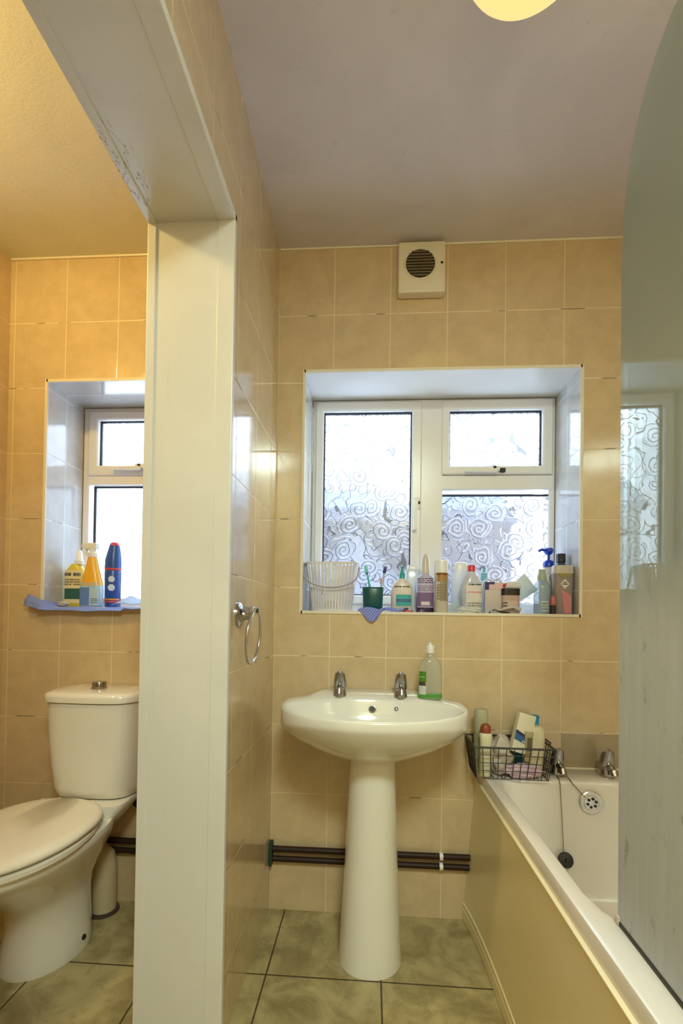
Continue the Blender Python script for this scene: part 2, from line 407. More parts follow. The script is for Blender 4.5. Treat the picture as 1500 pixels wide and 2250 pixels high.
bm = newbm(); box(bm, -0.1, 1.533, -2.6, 0.0, ZC, ZC + 0.1); struct('ceiling', bm, M_ceil, smooth=False)
bm = newbm(); box(bm, -1.145, -0.1, -2.6, 0.0, ZC, ZC + 0.1); struct('ceiling_toilet', bm, ceiling_mat('lamp_tinted_ceiling_paint', (0.68, 0.68, 0.54, 1), (0.74, 0.74, 0.60, 1)), smooth=False)  # warm cast of the toilet lamp put into this ceiling's colour

# recess linings (tiles on the cheeks, painted soffit), sill boards, corner beads
def recess(win, n0, soffit):
    a, b, c, d = win
    t = 0.004
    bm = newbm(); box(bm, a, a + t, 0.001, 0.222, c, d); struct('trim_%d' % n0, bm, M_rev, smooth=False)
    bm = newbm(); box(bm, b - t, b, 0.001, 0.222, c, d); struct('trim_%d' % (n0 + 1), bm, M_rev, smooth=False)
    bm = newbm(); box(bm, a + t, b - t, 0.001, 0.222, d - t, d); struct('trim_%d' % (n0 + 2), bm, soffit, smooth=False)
    bm = newbm(); box(bm, a + t, b - t, 0.001, 0.222, c - 0.001, c + 0.0015); struct('trim_%d' % (n0 + 3), bm, M_reveal, smooth=False)
    bm = newbm()
    e = 0.005
    for (p, q, r, s) in ((a - e, a + e, c - e, d + e), (b - e, b + e, c - e, d + e), (a, b, d - e, d + e), (a, b, c - e, c + e)):
        box(bm, p, q, -0.004, 0.004, r, s)
    struct('trim_%d' % (n0 + 4), bm, M_bead, smooth=False)
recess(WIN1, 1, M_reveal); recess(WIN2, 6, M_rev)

# sealant along the ceiling, and the darker cut tiles above the tap end of the bath
bm = newbm(); tube(bm, [(0.002, -0.002, ZC - 0.002), (0.4, -0.003, ZC - 0.003), (0.9, -0.002, ZC - 0.002), (1.43, -0.002, ZC - 0.002)], 0.0035, 8, rad=[0.004, 0.003, 0.0045, 0.0035]); struct('trim_15', bm, M_bead)
bm = newbm(); tube(bm, [(-1.043, -0.002, ZC - 0.002), (-0.7, -0.003, ZC - 0.003), (-0.202, -0.002, ZC - 0.002)], 0.0035, 8, rad=[0.005, 0.004, 0.0035]); struct('trim_16', bm, M_bead)
bm = newbm(); box(bm, 1.026, 1.432, -0.0025, 0.0, 0.547, 0.6705, bev=0.001); struct('trim_17', bm, tile_mat('brown_cut_tile', 'x', 1.026, tint=(0.36, 0.285, 0.18)), smooth=False)
bm = newbm(); tube(bm, [(0.74, -0.003, 0.5475), (1.43, -0.003, 0.5475)], 0.004, 8); struct('trim_18', bm, M_bead)

# ------------------------------------------------------------------ windows
def frame_ring(bm, x0, x1, z0, z1, wdt, y0, y1, bev=0.004, sides=None):
    """mitred-looking rectangular ring"""
    l, r, t, b = sides or (wdt,) * 4
    O = [(x0, z0), (x1, z0), (x1, z1), (x0, z1)]; I = [(x0 + l, z0 + b), (x1 - r, z0 + b), (x1 - r, z1 - t), (x0 + l, z1 - t)]
    k = bev
    Of = [(x0 + k, z0 + k), (x1 - k, z0 + k), (x1 - k, z1 - k), (x0 + k, z1 - k)]
    If = [(I[0][0] - k, I[0][1] - k), (I[1][0] + k, I[1][1] - k), (I[2][0] + k, I[2][1] + k), (I[3][0] - k, I[3][1] + k)]
    def P(c, y): return [(q[0], y, q[1]) for q in c]
    rings = [P(I, y1), P(O, y1), P(O, y0 + k), P(Of, y0), P(If, y0), P(I, y0 + k), P(I, y1)]
    loft(bm, rings, False, False)
def casement(win, n, layout, glass):
    root = thing('window_%d' % n, None, None, kind='structure')
    a, b, c, d = win; a += 0.004; b -= 0.004; d -= 0.004; c += 0.0015
    f = newbm()
    frame_ring(f, a, b, c, d, 0.03, 0.222, 0.285, sides=layout['frame'])
    for m in layout['bars']: box(f, *m, bev=0.003)
    link('frame', f, M_upvc, root, smooth=False)
    for i, (x0, x1, z0, z1, g, sash) in enumerate(layout['lights']):
        gx0, gx1, gz0, gz1 = g
        if sash:
            s = newbm(); frame_ring(s, x0, x1, z0, z1, 0, 0.208, 0.26, 0.005, sides=(gx0 - x0, x1 - gx1, z1 - gz1, gz0 - z0))
            so = link('sash', s, M_upvc, root, smooth=False)
        q = newbm(); frame_ring(q, gx0 - 0.002, gx1 + 0.002, gz0 - 0.002, gz1 + 0.002, 0.007, 0.2285, 0.2405, 0.001)
        link('gasket', q, M_gasket, root, smooth=False)
        p = newbm(); box(p, gx0, gx1, 0.234, 0.236, gz0, gz1)
        link('pane', p, glass, root, smooth=False)
    return root
def bar_handle(root, x, z, horizontal=True):
    h = newbm()
    if horizontal:
        box(h, x + 0.005, x + 0.045, 0.196, 0.2085, z - 0.005, z + 0.015, bev=0.003)
        prism(h, [(x - 0.095, z - 0.012), (x - 0.09, z - 0.003), (x + 0.035, z - 0.001), (x + 0.03, z - 0.014)], 'y', 0.180, 0.197)
    else:
        box(h, x - 0.009, x + 0.018, 0.196, 0.2085, z - 0.022, z + 0.022, bev=0.003)
        prism(h, [(x - 0.010, z + 0.010), (x + 0.006, z + 0.012), (x + 0.002, z - 0.11), (x - 0.012, z - 0.11)], 'y', 0.178, 0.197)
    ho = link('handle', h, M_white, root, sharp=30)
    k = newbm()
    if horizontal:
        turned(k, [(0.006, 0), (0.006, 0.004)], N=14); move(k, (x + 0.024, 0.196, z + 0.008), (PI / 2, 0, 0)); link('lock', k, M_gasket, ho)
        k = newbm(); box(k, x + 0.046, x + 0.066, 0.192, 0.2075, z - 0.011, z + 0.005, bev=0.003); link('catch', k, M_gasket, ho)
    else:
        turned(k, [(0.006, 0), (0.006, 0.004)], N=14); move(k, (x + 0.010, 0.196, z), (PI / 2, 0, 0)); link('lock', k, M_gasket, ho)
lay1 = {'frame': (0.024, 0.024, 0.024, 0.045),
        'bars': [(0.545, 0.636, 0.214, 0.285, 1.10, 1.955), (0.630, 1.075, 0.214, 0.285, 1.588, 1.645)],
        'lights': [(0.116, 0.551, 1.118, 1.951, (0.149, 0.511, 1.155, 1.912), True),
                   (0.629, 1.071, 1.648, 1.953, (0.662, 1.030, 1.683, 1.911), True),
                   (0.631, 1.070, 1.118, 1.585, (0.633, 1.068, 1.125, 1.570), False)]}
w1 = casement(WIN1, 1, lay1, M_glass); bar_handle(w1, 0.815, 1.664); bar_handle(w1, 0.530, 1.530, False)
lay2 = {'frame': (0.026, 0.026, 0.026, 0.045),
        'bars': [(-0.86, -0.29, 0.214, 0.285, 1.612, 1.650)],
        'lights': [(-0.857, -0.296, 1.650, 1.926, (-0.816, -0.336, 1.694, 1.889), True),
                   (-0.842, -0.311, 1.118, 1.612, (-0.838, -0.315, 1.125, 1.608), False)]}
w2 = casement(WIN2, 2, lay2, M_glass2); bar_handle(w2, -0.650, 1.682)

# ------------------------------------------------------------------ what stands outside
bm = newbm(); box(bm, -1.15, 1.95, 3.0, 3.2, -0.6, 2.15); br = tag(link('neighbouring_house', bm, brick_mat(), smooth=False), 'mauve brick house wall seen through the patterned bathroom glass', 'building')
bm = newbm(); prism(bm, [(2.9, 2.15), (3.4, 2.15), (3.9, 2.75), (3.7, 2.78)], 'x', -1.2, 2.0); link('roof', bm, col('slate_roof', 92, 104, 124, 0.7), br, smooth=False)
sh = thing('outbuilding', 'low outbuilding with white gable boards seen through the tall left pane', 'building')
bm = newbm(); prism(bm, [(-0.20, -0.6), (0.64, -0.6), (0.64, 1.30), (0.22, 1.80), (-0.20, 1.30)], 'y', 2.0, 2.6); link('gable_wall', bm, col('pale_render', 92, 94, 106, 0.8), sh, smooth=False)
bm = newbm(); prism(bm, [(-0.30, 1.20), (0.22, 1.86), (0.74, 1.20), (0.74, 1.30), (0.22, 1.96), (-0.30, 1.30)], 'y', 1.95, 2.65); link('roof', bm, col('roof_brown', 44, 36, 42, 0.8), sh, smooth=False)

# ------------------------------------------------------------------ doorway lining
LX0, LX1, YJ, ZH = -0.212, 0.004, -0.561, 2.048
bm = newbm()
box(bm, LX0, -0.037, YJ, YJ + 0.006, 0.0, ZH + 0.006, bev=0.0015)
box(bm, LX0 - 0.004, LX0 + 0.018, YJ - 0.004, YJ + 0.006, 0.0, ZH, bev=0.002)
struct('trim_11', bm, M_cream, smooth=False)
bm = newbm()
box(bm, LX0, -0.037, -1.45, YJ + 0.006, ZH, ZH + 0.02, bev=0.0015)
box(bm, LX0 - 0.004, LX0 + 0.018, -1.45, YJ - 0.003, ZH - 0.004, ZH + 0.006, bev=0.002)
struct('trim_12', bm, M_cream, smooth=False)
bm = newbm()   # architrave on the washroom face, leg and head
box(bm, -0.038, 0.006, YJ - 0.003, YJ + 0.014, 0.0, ZH + 0.018, bev=0.003)
box(bm, -0.038, 0.006, -1.45, YJ + 0.013, ZH - 0.003, ZH + 0.018, bev=0.003)
struct('trim_13', bm, M_cream, smooth=False)
bm = newbm(); box(bm, LX0, 0.004, -1.456, -1.44, 0.0, ZH + 0.02); struct('trim_14', bm, M_cream, smooth=False)

# ------------------------------------------------------------------ ceiling lamps
M_dome = None
def dome_mat(name, e, tr):
    k = NT(name); p = k.pos()
    lw = k.n('ShaderNodeLayerWeight'); lw.inputs[0].default_value = 0.45
    c = k.mix(lw.outputs['Facing'], (1.0, 0.74, 0.20, 1), (1.0, 0.68, 0.30, 1))
    em = k.sh('ShaderNodeEmission', Color=c, Strength=e)
    t = k.sh('ShaderNodeBsdfTransparent', Color=(1, 0.9, 0.75, 1))
    body = k.mixsh(0.12, em, k.bsdf(k.mix(k.noise(p, 20, 2), (0.9, 0.8, 0.6, 1), (0.92, 0.85, 0.7, 1)), 0.25))
    return k.done(k.mixsh(tr, body, t))
def dome_lamp(label, x, y, r, h, power, colr, mat, bulb=(0, 0, 0)):
    root = thing('ceiling_lamp', label, 'lamp', (x, y, ZC))
    bm = newbm(); prof = [(r * math.sin(a), -0.022 - h * math.cos(a)) for a in [PI / 2 * i / 14 for i in range(15)]]
    turned(bm, prof, N=56, cap1=False); link('shade', bm, mat, root)
    bm = newbm(); turned(bm, [(r * 0.98, -0.024), (r * 1.02, -0.018), (r * 1.02, -0.004), (r * 0.9, 0.0)], N=56, cap0=False); link('base_plate', bm, M_white, root)
    if power <= 0: return root      # the shade itself glows
    L = bpy.data.lights.new('bulb_light', 'POINT'); L.energy = power; L.color = colr; L.shadow_soft_size = 0.05
    lo = bpy.data.objects.new('bulb_light', L); COL.objects.link(lo); lo.parent = root; lo.location = bulb
    return root
dome_lamp('glowing yellow glass dome on the bathroom ceiling', 0.643, -0.787, 0.135, 0.08, 0.0, (1.0, 0.86, 0.60), dome_mat('glowing_glass', 1.30, 0.0), (0.0, -0.03, -0.045))
dome_lamp('warm glass dome on the toilet ceiling, above and left of the door head', -0.82, -0.92, 0.15, 0.08, LAMP_WC, (1.0, 0.82, 0.34), dome_mat('glowing_glass_warm', 1.0, 0.5), (0, 0, -0.045))
L = bpy.data.lights.new('fill_light', 'AREA'); L.shape = 'DISK'; L.size = 0.5; L.energy = FILL_POWER; L.color = (0.84, 1.0, 0.83)  # added fill at ceiling height behind the camera, no lamp known there
lo = bpy.data.objects.new('fill_light', L); COL.objects.link(lo); lo.location = (0.60, -2.25, ZC - 0.03)

# ------------------------------------------------------------------ extractor fan
fan = thing('extractor_fan', 'square white extractor fan with dirty round grille above the window', 'fan', (0.517, 0.0, 2.312))
bm = newbm(); box(bm, -0.083, 0.083, -0.038, -0.001, -0.090, 0.092, bev=0.006, seg=3)
link('housing', bm, M_ivory, fan)
bm = newbm()
rr = [ring(0, 0, z, r, r, 2, 40) for r, z in ((0.060, 0.0), (0.056, 0.005), (0.052, 0.004), (0.051, 0.0005))]
loft(bm, rr, False, False); move(bm, (-0.006, -0.038, 0.010), (PI / 2, 0, 0)); g = link('grille_ring', bm, M_ivory, fan)
bm = newbm(); turned(bm, [(0.0515, 0.0), (0.0515, 0.001)], N=40); move(bm, (-0.006, -0.038, 0.010), (PI / 2, 0, 0)); link('grille_recess', bm, col('fan_dirt', 62, 50, 36, 0.9), fan)
for i in range(9):
    zz = -0.042 + i * 0.0105; wdt = math.sqrt(max(1e-5, 0.0515 ** 2 - zz ** 2))
    bm = newbm(); box(bm, -0.006 - wdt, -0.006 + wdt, -0.044, -0.039, 0.010 + zz - 0.0022, 0.010 + zz + 0.0022, bev=0.0008); link('slat', bm, col('fan_slat', 112, 100, 80, 0.6), fan)
bm = newbm(); turned(bm, [(0.0045, 0), (0.0045, 0.0015)], N=14); move(bm, (0.070, -0.038, 0.013), (PI / 2, 0, 0)); link('screw', bm, M_black, fan)

# ------------------------------------------------------------------ basin with pedestal
BX = 0.365
def basin_outline(s=1.0, N=72, cy=-0.20):
    pts = []
    for i in range(N):
        t = 2 * PI * i / N; c, sn = math.cos(t), math.sin(t)
        x = 0.292 * math.copysign(abs(c) ** (2 / 2.15), c)
        y = cy + (0.196 * abs(sn) ** (2 / 3.6) if sn > 0 else -0.255 * abs(sn) ** (2 / 2.05))
        pts.append((x * s, cy + (y - cy) * s))
    return pts
def inner_outline(s=1.0, N=72):
    return [(0.272 * s * math.cos(2 * PI * i / N), -0.262 + (0.165 if math.sin(2 * PI * i / N) > 0 else 0.182) * s * math.sin(2 * PI * i / N)) for i in range(N)]
bas = thing('pedestal_basin', 'white ceramic washbasin on a pedestal below the window', 'washbasin', (BX, 0, 0))
up = lambda y: 0.018 * max(0.0, min(1.0, (y + 0.045) / 0.02))
R = []
def drop(y, s):       # the band hangs lower at the sides than at the front
    f = max(0.0, min(1.0, (-y - 0.20) / 0.24)); f = f * f * (3 - 2 * f)
    return 0.036 * (1 - f) * max(0.0, (s - 0.45) / 0.55) ** 1.5
for s, z in ((0.28, 0.626), (0.40, 0.636), (0.55, 0.655), (0.72, 0.684), (0.86, 0.716), (0.945, 0.742), (0.978, 0.755), (0.993, 0.761), (1.0, 0.768)):
    R.append([(x, min(y, -0.001), z - drop(y, s)) for x, y in basin_outline(s)])
R.append([(x, min(y, -0.001), 0.784 + up(y)) for x, y in basin_outline(1.0)])
R.append([(x, min(y, -0.001), 0.7885 + up(y)) for x, y in basin_outline(0.993)])
R.append([(x, min(y, -0.001), 0.7905 + up(y)) for x, y in basin_outline(0.978)])
for s, z in ((1.0, 0.7895), (0.985, 0.785), (0.965, 0.776), (0.92, 0.750), (0.84, 0.715), (0.68, 0.683), (0.45, 0.665), (0.2, 0.658), (0.07, 0.655)):
    R.append([(x, y, z) for x, y in inner_outline(s)])
bm = newbm(); loft(bm, R); link('basin', bm, M_ceramic, bas, sharp=60)
bm = newbm()
loft(bm, [ring(0, y, z, rx, ry, 2.3, 40) for z, rx, ry, y in ((0.0, 0.100, 0.120, -0.182), (0.03, 0.098, 0.117, -0.182), (0.15, 0.091, 0.105, -0.180), (0.30, 0.0845, 0.098, -0.180), (0.45, 0.0785, 0.094, -0.180), (0.60, 0.0735, 0.092, -0.182), (0.645, 0.0730, 0.092, -0.185))])
link('pedestal', bm, M_ceramic, bas, sharp=60)
bm = newbm()     # overflow hole and chain stay on the back of the bowl
turned(bm, [(0.012, 0.0), (0.0125, 0.002), (0.0095, 0.0025), (0.009, 0.0)], N=24, cap0=False, cap1=False); move(bm, (-0.002, -0.1125, 0.757), (PI / 2 - 0.35, 0, 0)); of = link('overflow_ring', bm, M_dullchrome, bas)
bm = newbm(); turned(bm, [(0.0098, 0.0), (0.0098, 0.0012)], N=24); move(bm, (-0.002, -0.1125, 0.757), (PI / 2 - 0.35, 0, 0)); link('overflow_hole', bm, M_black, of)
bm = newbm(); turned(bm, [(0.007, 0.0), (0.007, 0.002), (0.004, 0.005), (0.002, 0.0055)], N=20); move(bm, (0.078, -0.115, 0.760), (PI / 2 - 0.35, 0, 0)); link('chain_stay', bm, M_dullchrome, bas)
bm = newbm(); turned(bm, [(0.026, 0.0), (0.026, 0.002), (0.018, 0.003), (0.012, 0.001)], cx=0, cy=-0.262, N=28); move(bm, (0, 0, 0.6555)); link('waste', bm, M_dullchrome, bas)

def tap(label, x, y, z, k=1.0, group=None, mat=None):
    """pillar tap: flared foot, hooded body leaning over a short spout, lever cap"""
    mat = mat or M_dullchrome
    root = thing('pillar_tap', label, 'tap', (x, y, z), group)
    bm = newbm(); loft(bm, [ring(0, 0, h * k, r * k, r * k * 1.02, 2.6, 28) for r, h in ((0.0245, 0.0), (0.0245, 0.006), (0.0225, 0.014), (0.0195, 0.028), (0.0205, 0.034))]); link('foot', bm, mat, root)
    bm = newbm()
    rings = []
    for t in range(9):
        f = t / 8; a = f * 1.25
        rx = (0.0235 - 0.0045 * f ** 2) * k; ry = (0.022 + 0.003 * math.sin(f * PI)) * k
        c = Vector((0, (0.006 - 0.010 * f), 0.032 + 0.048 * f)) * k
        rg = []
        for i in range(28):
            q = 2 * PI * i / 28; p = Vector((rx * math.cos(q), ry * math.sin(q), 0)); p.rotate(Matrix.Rotation(-a * 0.35, 3, 'X')); rg.append(tuple(c + p))
        rings.append(rg)
    rings.append([tuple(Vector((p[0] * .55, p[1] * .55 - 0.002 * k, p[2] * 1.0 + 0.006 * k))) for p in rings[-1]])
    loft(bm, rings); link('hood', bm, mat, root)
    bm = newbm(); tube(bm, [(0, 0.0, 0.030 * k), (0, -0.030 * k, 0.034 * k), (0, -0.048 * k, 0.028 * k), (0, -0.052 * k, 0.016 * k)], 0.0115 * k, 16); link('spout', bm, mat, root)
    bm = newbm(); turned(bm, [(0.010 * k, 0.080 * k), (0.011 * k, 0.085 * k), (0.006 * k, 0.088 * k)], cy=-0.004 * k, N=20); link('cap', bm, M_chrome, root)
    return root
tap('left chrome tap on the washbasin, nearer the tiled side wall', 0.250, -0.075, 0.792, 0.94, 'washbasin taps')
tap('right chrome tap on the washbasin, beside the green soap bottle', 0.459, -0.075, 0.792, 0.94, 'washbasin taps')

# ------------------------------------------------------------------ bottles
def stack(root, name, mat, rings, N=32, cap0=True, cap1=True, parent=None):
    """rings: (z, rx, ry, n[, cx, cy])"""
    bm = newbm(); loft(bm, [ring(*(r[4:6] if len(r) > 4 else (0, 0)), r[0], r[1], r[2], r[3], N) for r in rings], cap0, cap1)
    return link(name, bm, mat, parent or root, sharp=50)
def lab(root, name, mat, rx, ry, n, z0, z1, a0, a1, off=0.0008, **k):
    bm = newbm(); patch(bm, rx, ry, n, z0, z1, a0, a1, off, **k); return link(name, bm, mat, root)
def textlines(root, mat, rx, ry, n, z0, z1, a0, a1, rows, off=0.0015):
    """rows of small printed marks, too small to read"""
    bm = newbm()
    for i in range(rows):
        za = z0 + (z1 - z0) * (i + 0.2) / rows; zb = z0 + (z1 - z0) * (i + 0.75) / rows
        t = a0
        while t < a1 - 0.02:
            d = min(random.uniform(0.05, 0.2), a1 - t); patch(bm, rx, ry, n, za, zb, t, t + d, off, N=2); t += d + 0.04
    return link('print', bm, mat, root)
INK = col('dark_ink', 38, 36, 44, 0.5)

# green hand soap on the basin
sp = thing('soap_bottle', 'clear soap bottle with green label and a little green liquid on the washbasin', 'bottle', (0.557, -0.085, 0.792), rot=(0, 0, 0.0))
M_clear = clearish('clear_plastic', srgb(222, 222, 208), 0.34)
stack(sp, 'body', M_clear, [(0.0, 0.036, 0.022, 3), (0.004, 0.040, 0.025, 3), (0.03, 0.040, 0.025, 3), (0.10, 0.039, 0.024, 3), (0.125, 0.034, 0.022, 2.6), (0.138, 0.020, 0.018, 2), (0.143, 0.0125, 0.0125, 2), (0.160, 0.012, 0.012, 2)])
stack(sp, 'liquid', col('green_liquid', 86, 150, 62, 0.2), [(0.002, 0.036, 0.0215, 3), (0.006, 0.0405, 0.0254, 3), (0.020, 0.0405, 0.0254, 3), (0.0205, 0.038, 0.024, 3)])
stack(sp, 'cap', M_white, [(0.156, 0.0135, 0.0135, 2), (0.178, 0.0135, 0.0135, 2), (0.183, 0.011, 0.011, 2), (0.184, 0.005, 0.005, 2), (0.192, 0.0035, 0.0035, 2)])
lab(sp, 'label', col('soap_green', 72, 130, 30), 0.039, 0.0245, 3, 0.060, 0.095, -1.15, -0.25)
lab(sp, 'label', col('soap_dark', 70, 62, 52), 0.0395, 0.0248, 3, 0.047, 0.060, -1.15, -0.30)
lab(sp, 'label', col('soap_pale', 200, 205, 205), 0.040, 0.0249, 3, 0.018, 0.047, -1.15, -0.25)
textlines(sp, col('soap_light', 190, 210, 130), 0.039, 0.0245, 3, 0.074, 0.079, -1.05, -0.35, 1)

# ------------------------------------------------------------------ things on the bathroom sill
ZS = 1.0836
# white slatted basket
bk = thing('plastic_basket', 'small white slatted plastic basket at the left end of the bathroom sill', 'basket', (0.204, 0.095, ZS))
M_bask = clearish('basket_plastic', (0.82, 0.78, 0.80, 1), 0.92, 0.35)
wh = lambda z: (0.072 + 0.026 * z / 0.185, 0.048 + 0.016 * z / 0.185)
stack(bk, 'base', M_bask, [(0.0, *wh(0), 4), (0.004, *wh(0.004), 4), (0.012, *wh(0.012), 4)])
for z0, z1, nm in ((0.180, 0.187, 'rim'), (0.088, 0.092, 'band')):
    a, b = wh(z0), wh(z1)
    stack(bk, nm, M_bask, [(z0, a[0] - .002, a[1] - .002, 4), (z0, a[0] + .002, a[1] + .002, 4), (z1, b[0] + .0025, b[1] + .0025, 4), (z1, b[0] - .002, b[1] - .002, 4), (z0, a[0] - .002, a[1] - .002, 4)], 44, False, False)
E0, E1 = even(ring(0, 0, 0.010, *wh(0.01), 4, 200), 42), even(ring(0, 0, 0.184, *wh(0.184), 4, 200), 42)
for i in range(42):
    p0, p1 = E0[i], E1[i]
    bm = newbm(); bxs = (Vector(p0) - Vector((0, 0, p0[2]))).normalized(); ts = Vector((-bxs.y, bxs.x, 0)) * 0.0042; nn = bxs * 0.0012
    loft(bm, [[tuple(Vector(q) + ts + nn), tuple(Vector(q) - ts + nn), tuple(Vector(q) - ts - nn), tuple(Vector(q) + ts - nn)] for q in (p0, p1)]); link('slat', bm, M_bask, bk, smooth=False)
bm = newbm(); pts = []
for i in range(21):
    t = PI * i / 20; pts.append((-0.104 * math.cos(t), -0.075 - 0.004 * math.sin(t), 0.165 - 0.075 * math.sin(t) ** 0.7))
tube(bm, pts, 0.0028, 8); link('handle', bm, col('basket_grey', 165, 155, 165, 0.4), bk)
# nail brush in the basket
bm = newbm(); loft(bm, [ring(0, 0, z, rx, ry, 3, 28) for z, rx, ry in ((0.0, 0.028, 0.018), (0.012, 0.030, 0.02), (0.022, 0.024, 0.017), (0.030, 0.012, 0.009))])
o = link('nail_brush', bm, col('brush_beige', 150, 140, 118, 0.7), loc=(0.200, 0.070, ZS + 0.0125)); tag(o, 'small beige scrubbing brush seen through the slats of the white basket', 'brush')

# tumbler and toothbrushes
tb = thing('tumbler', 'dark teal plastic tumbler holding toothbrushes', 'tumbler', (0.360, 0.075, ZS))
bm = newbm(); rr = [ring(0, 0, z, r, r * .9, 2.8, 32) for z, r in ((0.0, 0.034), (0.003, 0.036), (0.092, 0.040), (0.094, 0.039), (0.092, 0.0375), (0.004, 0.0335))]
loft(bm, rr); link('cup', bm, col('teal_plastic', 18, 82, 84, 0.3), tb)
bm = newbm(); rr = [ring(0, 0, z, r, r * .9, 2.8, 32) for z, r in ((0.089, 0.0400), (0.089, 0.0408), (0.095, 0.041), (0.095, 0.0385))]
loft(bm, rr, False, False); link('lip', bm, col('teal_lip', 30, 96, 96, 0.3), tb)
def brush(label, x0, x1, h, c1, c2, dy=0.0):
    r = thing('toothbrush', label, 'toothbrush', (x0, 0.075 + dy, ZS + 0.006), 'toothbrushes in the teal tumbler', rot=(0.05, math.atan2(x1 - x0, h), 0))
    L = math.hypot(x1 - x0, h)
    bm = newbm(); tube(bm, [(0, 0, 0), (0, 0, L * .45), (0, 0, L * .62), (0, 0, L * .82)], 0.004, 10, rad=[0.0055, 0.006, 0.0035, 0.003]); link('handle', bm, c1, r)
    bm = newbm(); loft(bm, [ring(0, 0, z, a, b, 2.5, 18) for z, a, b in ((L * .81, 0.003, 0.003), (L * .84, 0.0065, 0.004), (L * .98, 0.0065, 0.004), (L, 0.003, 0.002))]); link('head', bm, c1, r)
    bm = newbm(); box(bm, -0.006, 0.006, -0.014, -0.0035, L * .84, L * .975, bev=0.001); link('bristles', bm, c2, r)
brush('turquoise toothbrush leaning left in the teal tumbler', 0.368, 0.330, 0.172, col('tb_turq', 70, 180, 185), col('tb_turq2', 110, 200, 200))
brush('navy and white toothbrush leaning right in the teal tumbler', 0.372, 0.407, 0.172, col('tb_white', 200, 205, 225), col('tb_navy', 40, 40, 130))
brush('short pink and white toothbrush at the right side of the teal tumbler', 0.376, 0.394, 0.128, col('tb_pale', 214, 200, 206), col('tb_pink', 205, 150, 160), 0.017)

def cloth(name, label, cat, mat, fn, nu=34, nv=26, th=0.0016):
    bm = newbm(); V = [[bm.verts.new(fn(i / nu, j / nv)) for j in range(nv + 1)] for i in range(nu + 1)]
    for i in range(nu):
        for j in range(nv): bm.faces.new((V[i][j], V[i + 1][j], V[i + 1][j + 1], V[i][j + 1]))
    o = link(name, bm, mat, sharp=180)
    m = o.modifiers.new('thickness', 'SOLIDIFY'); m.thickness = th; m.offset = 1
    return tag(o, label, cat)
def check_mat(name, a, b, s=260):
    k = NT(name); p = k.pos(); x, y, z = k.sep(p)
    st = k.math('FRACT', k.math('MULTIPLY', k.math('ADD', k.math('ADD', x, y), z), s / 3))
    st2 = k.math('FRACT', k.math('MULTIPLY', k.math('SUBTRACT', k.math('ADD', x, y), z), s / 3))
    m = k.math('MAXIMUM', k.ss(st, 0.6, 0.8), k.ss(st2, 0.6, 0.8))
    return k.done(k.bsdf(k.mix(m, a, b), 0.85))
def f_blue(u, v):     # blue dishcloth: lies on the sill, its middle hangs a little over the edge
    x = 0.315 + 0.165 * u; hang = max(0.0, math.sin(PI * min(1, max(0, (u - 0.02) / 0.55)))) ** 1.5
    y = 0.030 - 0.024 * v
    z = ZS + 0.001 + 0.010 * abs(math.sin(7.0 * u + 0.6)) * (1 - 0.3 * v) + 0.009 * math.sin(PI * v) ** 2
    over = max(0.0, v - 0.55) / 0.45 * hang
    y -= 0.020 * min(1, over * 1.6); z -= 0.038 * over
    if over > 0.02: y = min(y, -0.006 - 0.004 * over)
    return (x + 0.01 * math.sin(5 * v), y, z if over > 0.02 else max(z, ZS + 0.001))
cloth('dishcloth', 'blue checked cleaning cloth draped over the edge of the bathroom sill', 'cloth', check_mat('blue_check', srgb(150, 160, 225), srgb(96, 104, 195)), f_blue)

# lotion bottle
lo_ = thing('lotion_bottle', 'cream lotion bottle with teal nozzle and teal square label', 'bottle', (0.468, 0.062, ZS))
M_lot = col('lotion_cream', 214, 204, 200, 0.35)
stack(lo_, 'body', M_lot, [(0.0, 0.036, 0.018, 3), (0.004, 0.040, 0.021, 3), (0.075, 0.041, 0.022, 3), (0.100, 0.036, 0.020, 2.6), (0.118, 0.024, 0.016, 2.2), (0.127, 0.013, 0.011, 2), (0.130, 0.012, 0.011, 2)])
stack(lo_, 'nozzle', col('lotion_teal', 40, 150, 155), [(0.128, 0.0115, 0.0115, 2), (0.148, 0.0105, 0.0105, 2), (0.152, 0.006, 0.006, 2), (0.166, 0.0045, 0.0045, 2), (0.170, 0.006, 0.006, 2), (0.174, 0.004, 0.004, 2)])
lab(lo_, 'label', col('lotion_label', 62, 165, 172), 0.0405, 0.0215, 3, 0.026, 0.068, -0.42, 0.85)
lab(lo_, 'label', col('lotion_label_blue', 60, 110, 150), 0.0407, 0.0217, 3, 0.040, 0.052, -0.40, 0.83, 0.0012)
textlines(lo_, INK, 0.040, 0.0212, 3, 0.094, 0.102, -0.65, 0.55, 1)
# pump bottle with purple label
pu = thing('pump_bottle', 'bottle with cream nozzle, purple printed label and dark violet lower half', 'bottle', (0.557, 0.092, ZS))
stack(pu, 'body', col('violet_dark', 56, 40, 66, 0.25), [(0.0, 0.030, 0.019, 3.4), (0.003, 0.0335, 0.022, 3.4), (0.080, 0.0335, 0.022, 3.4)], cap1=False)
stack(pu, 'shoulder', clearish('violet_clear', srgb(205, 205, 230), 0.7), [(0.080, 0.0335, 0.022, 3.4), (0.120, 0.0335, 0.022, 3.4), (0.140, 0.027, 0.020, 2.6), (0.150, 0.015, 0.014, 2)])
stack(pu, 'nozzle', col('nozzle_cream', 205, 192, 178), [(0.148, 0.0165, 0.0165, 2), (0.163, 0.0175, 0.0175, 2), (0.166, 0.0165, 0.0165, 2), (0.200, 0.0155, 0.0155, 2), (0.212, 0.013, 0.013, 2), (0.222, 0.008, 0.008, 2), (0.225, 0.004, 0.004, 2)])
lab(pu, 'label', col('violet_label', 196, 186, 214), 0.0335, 0.022, 3.4, 0.022, 0.132, -1.0, 0.85)
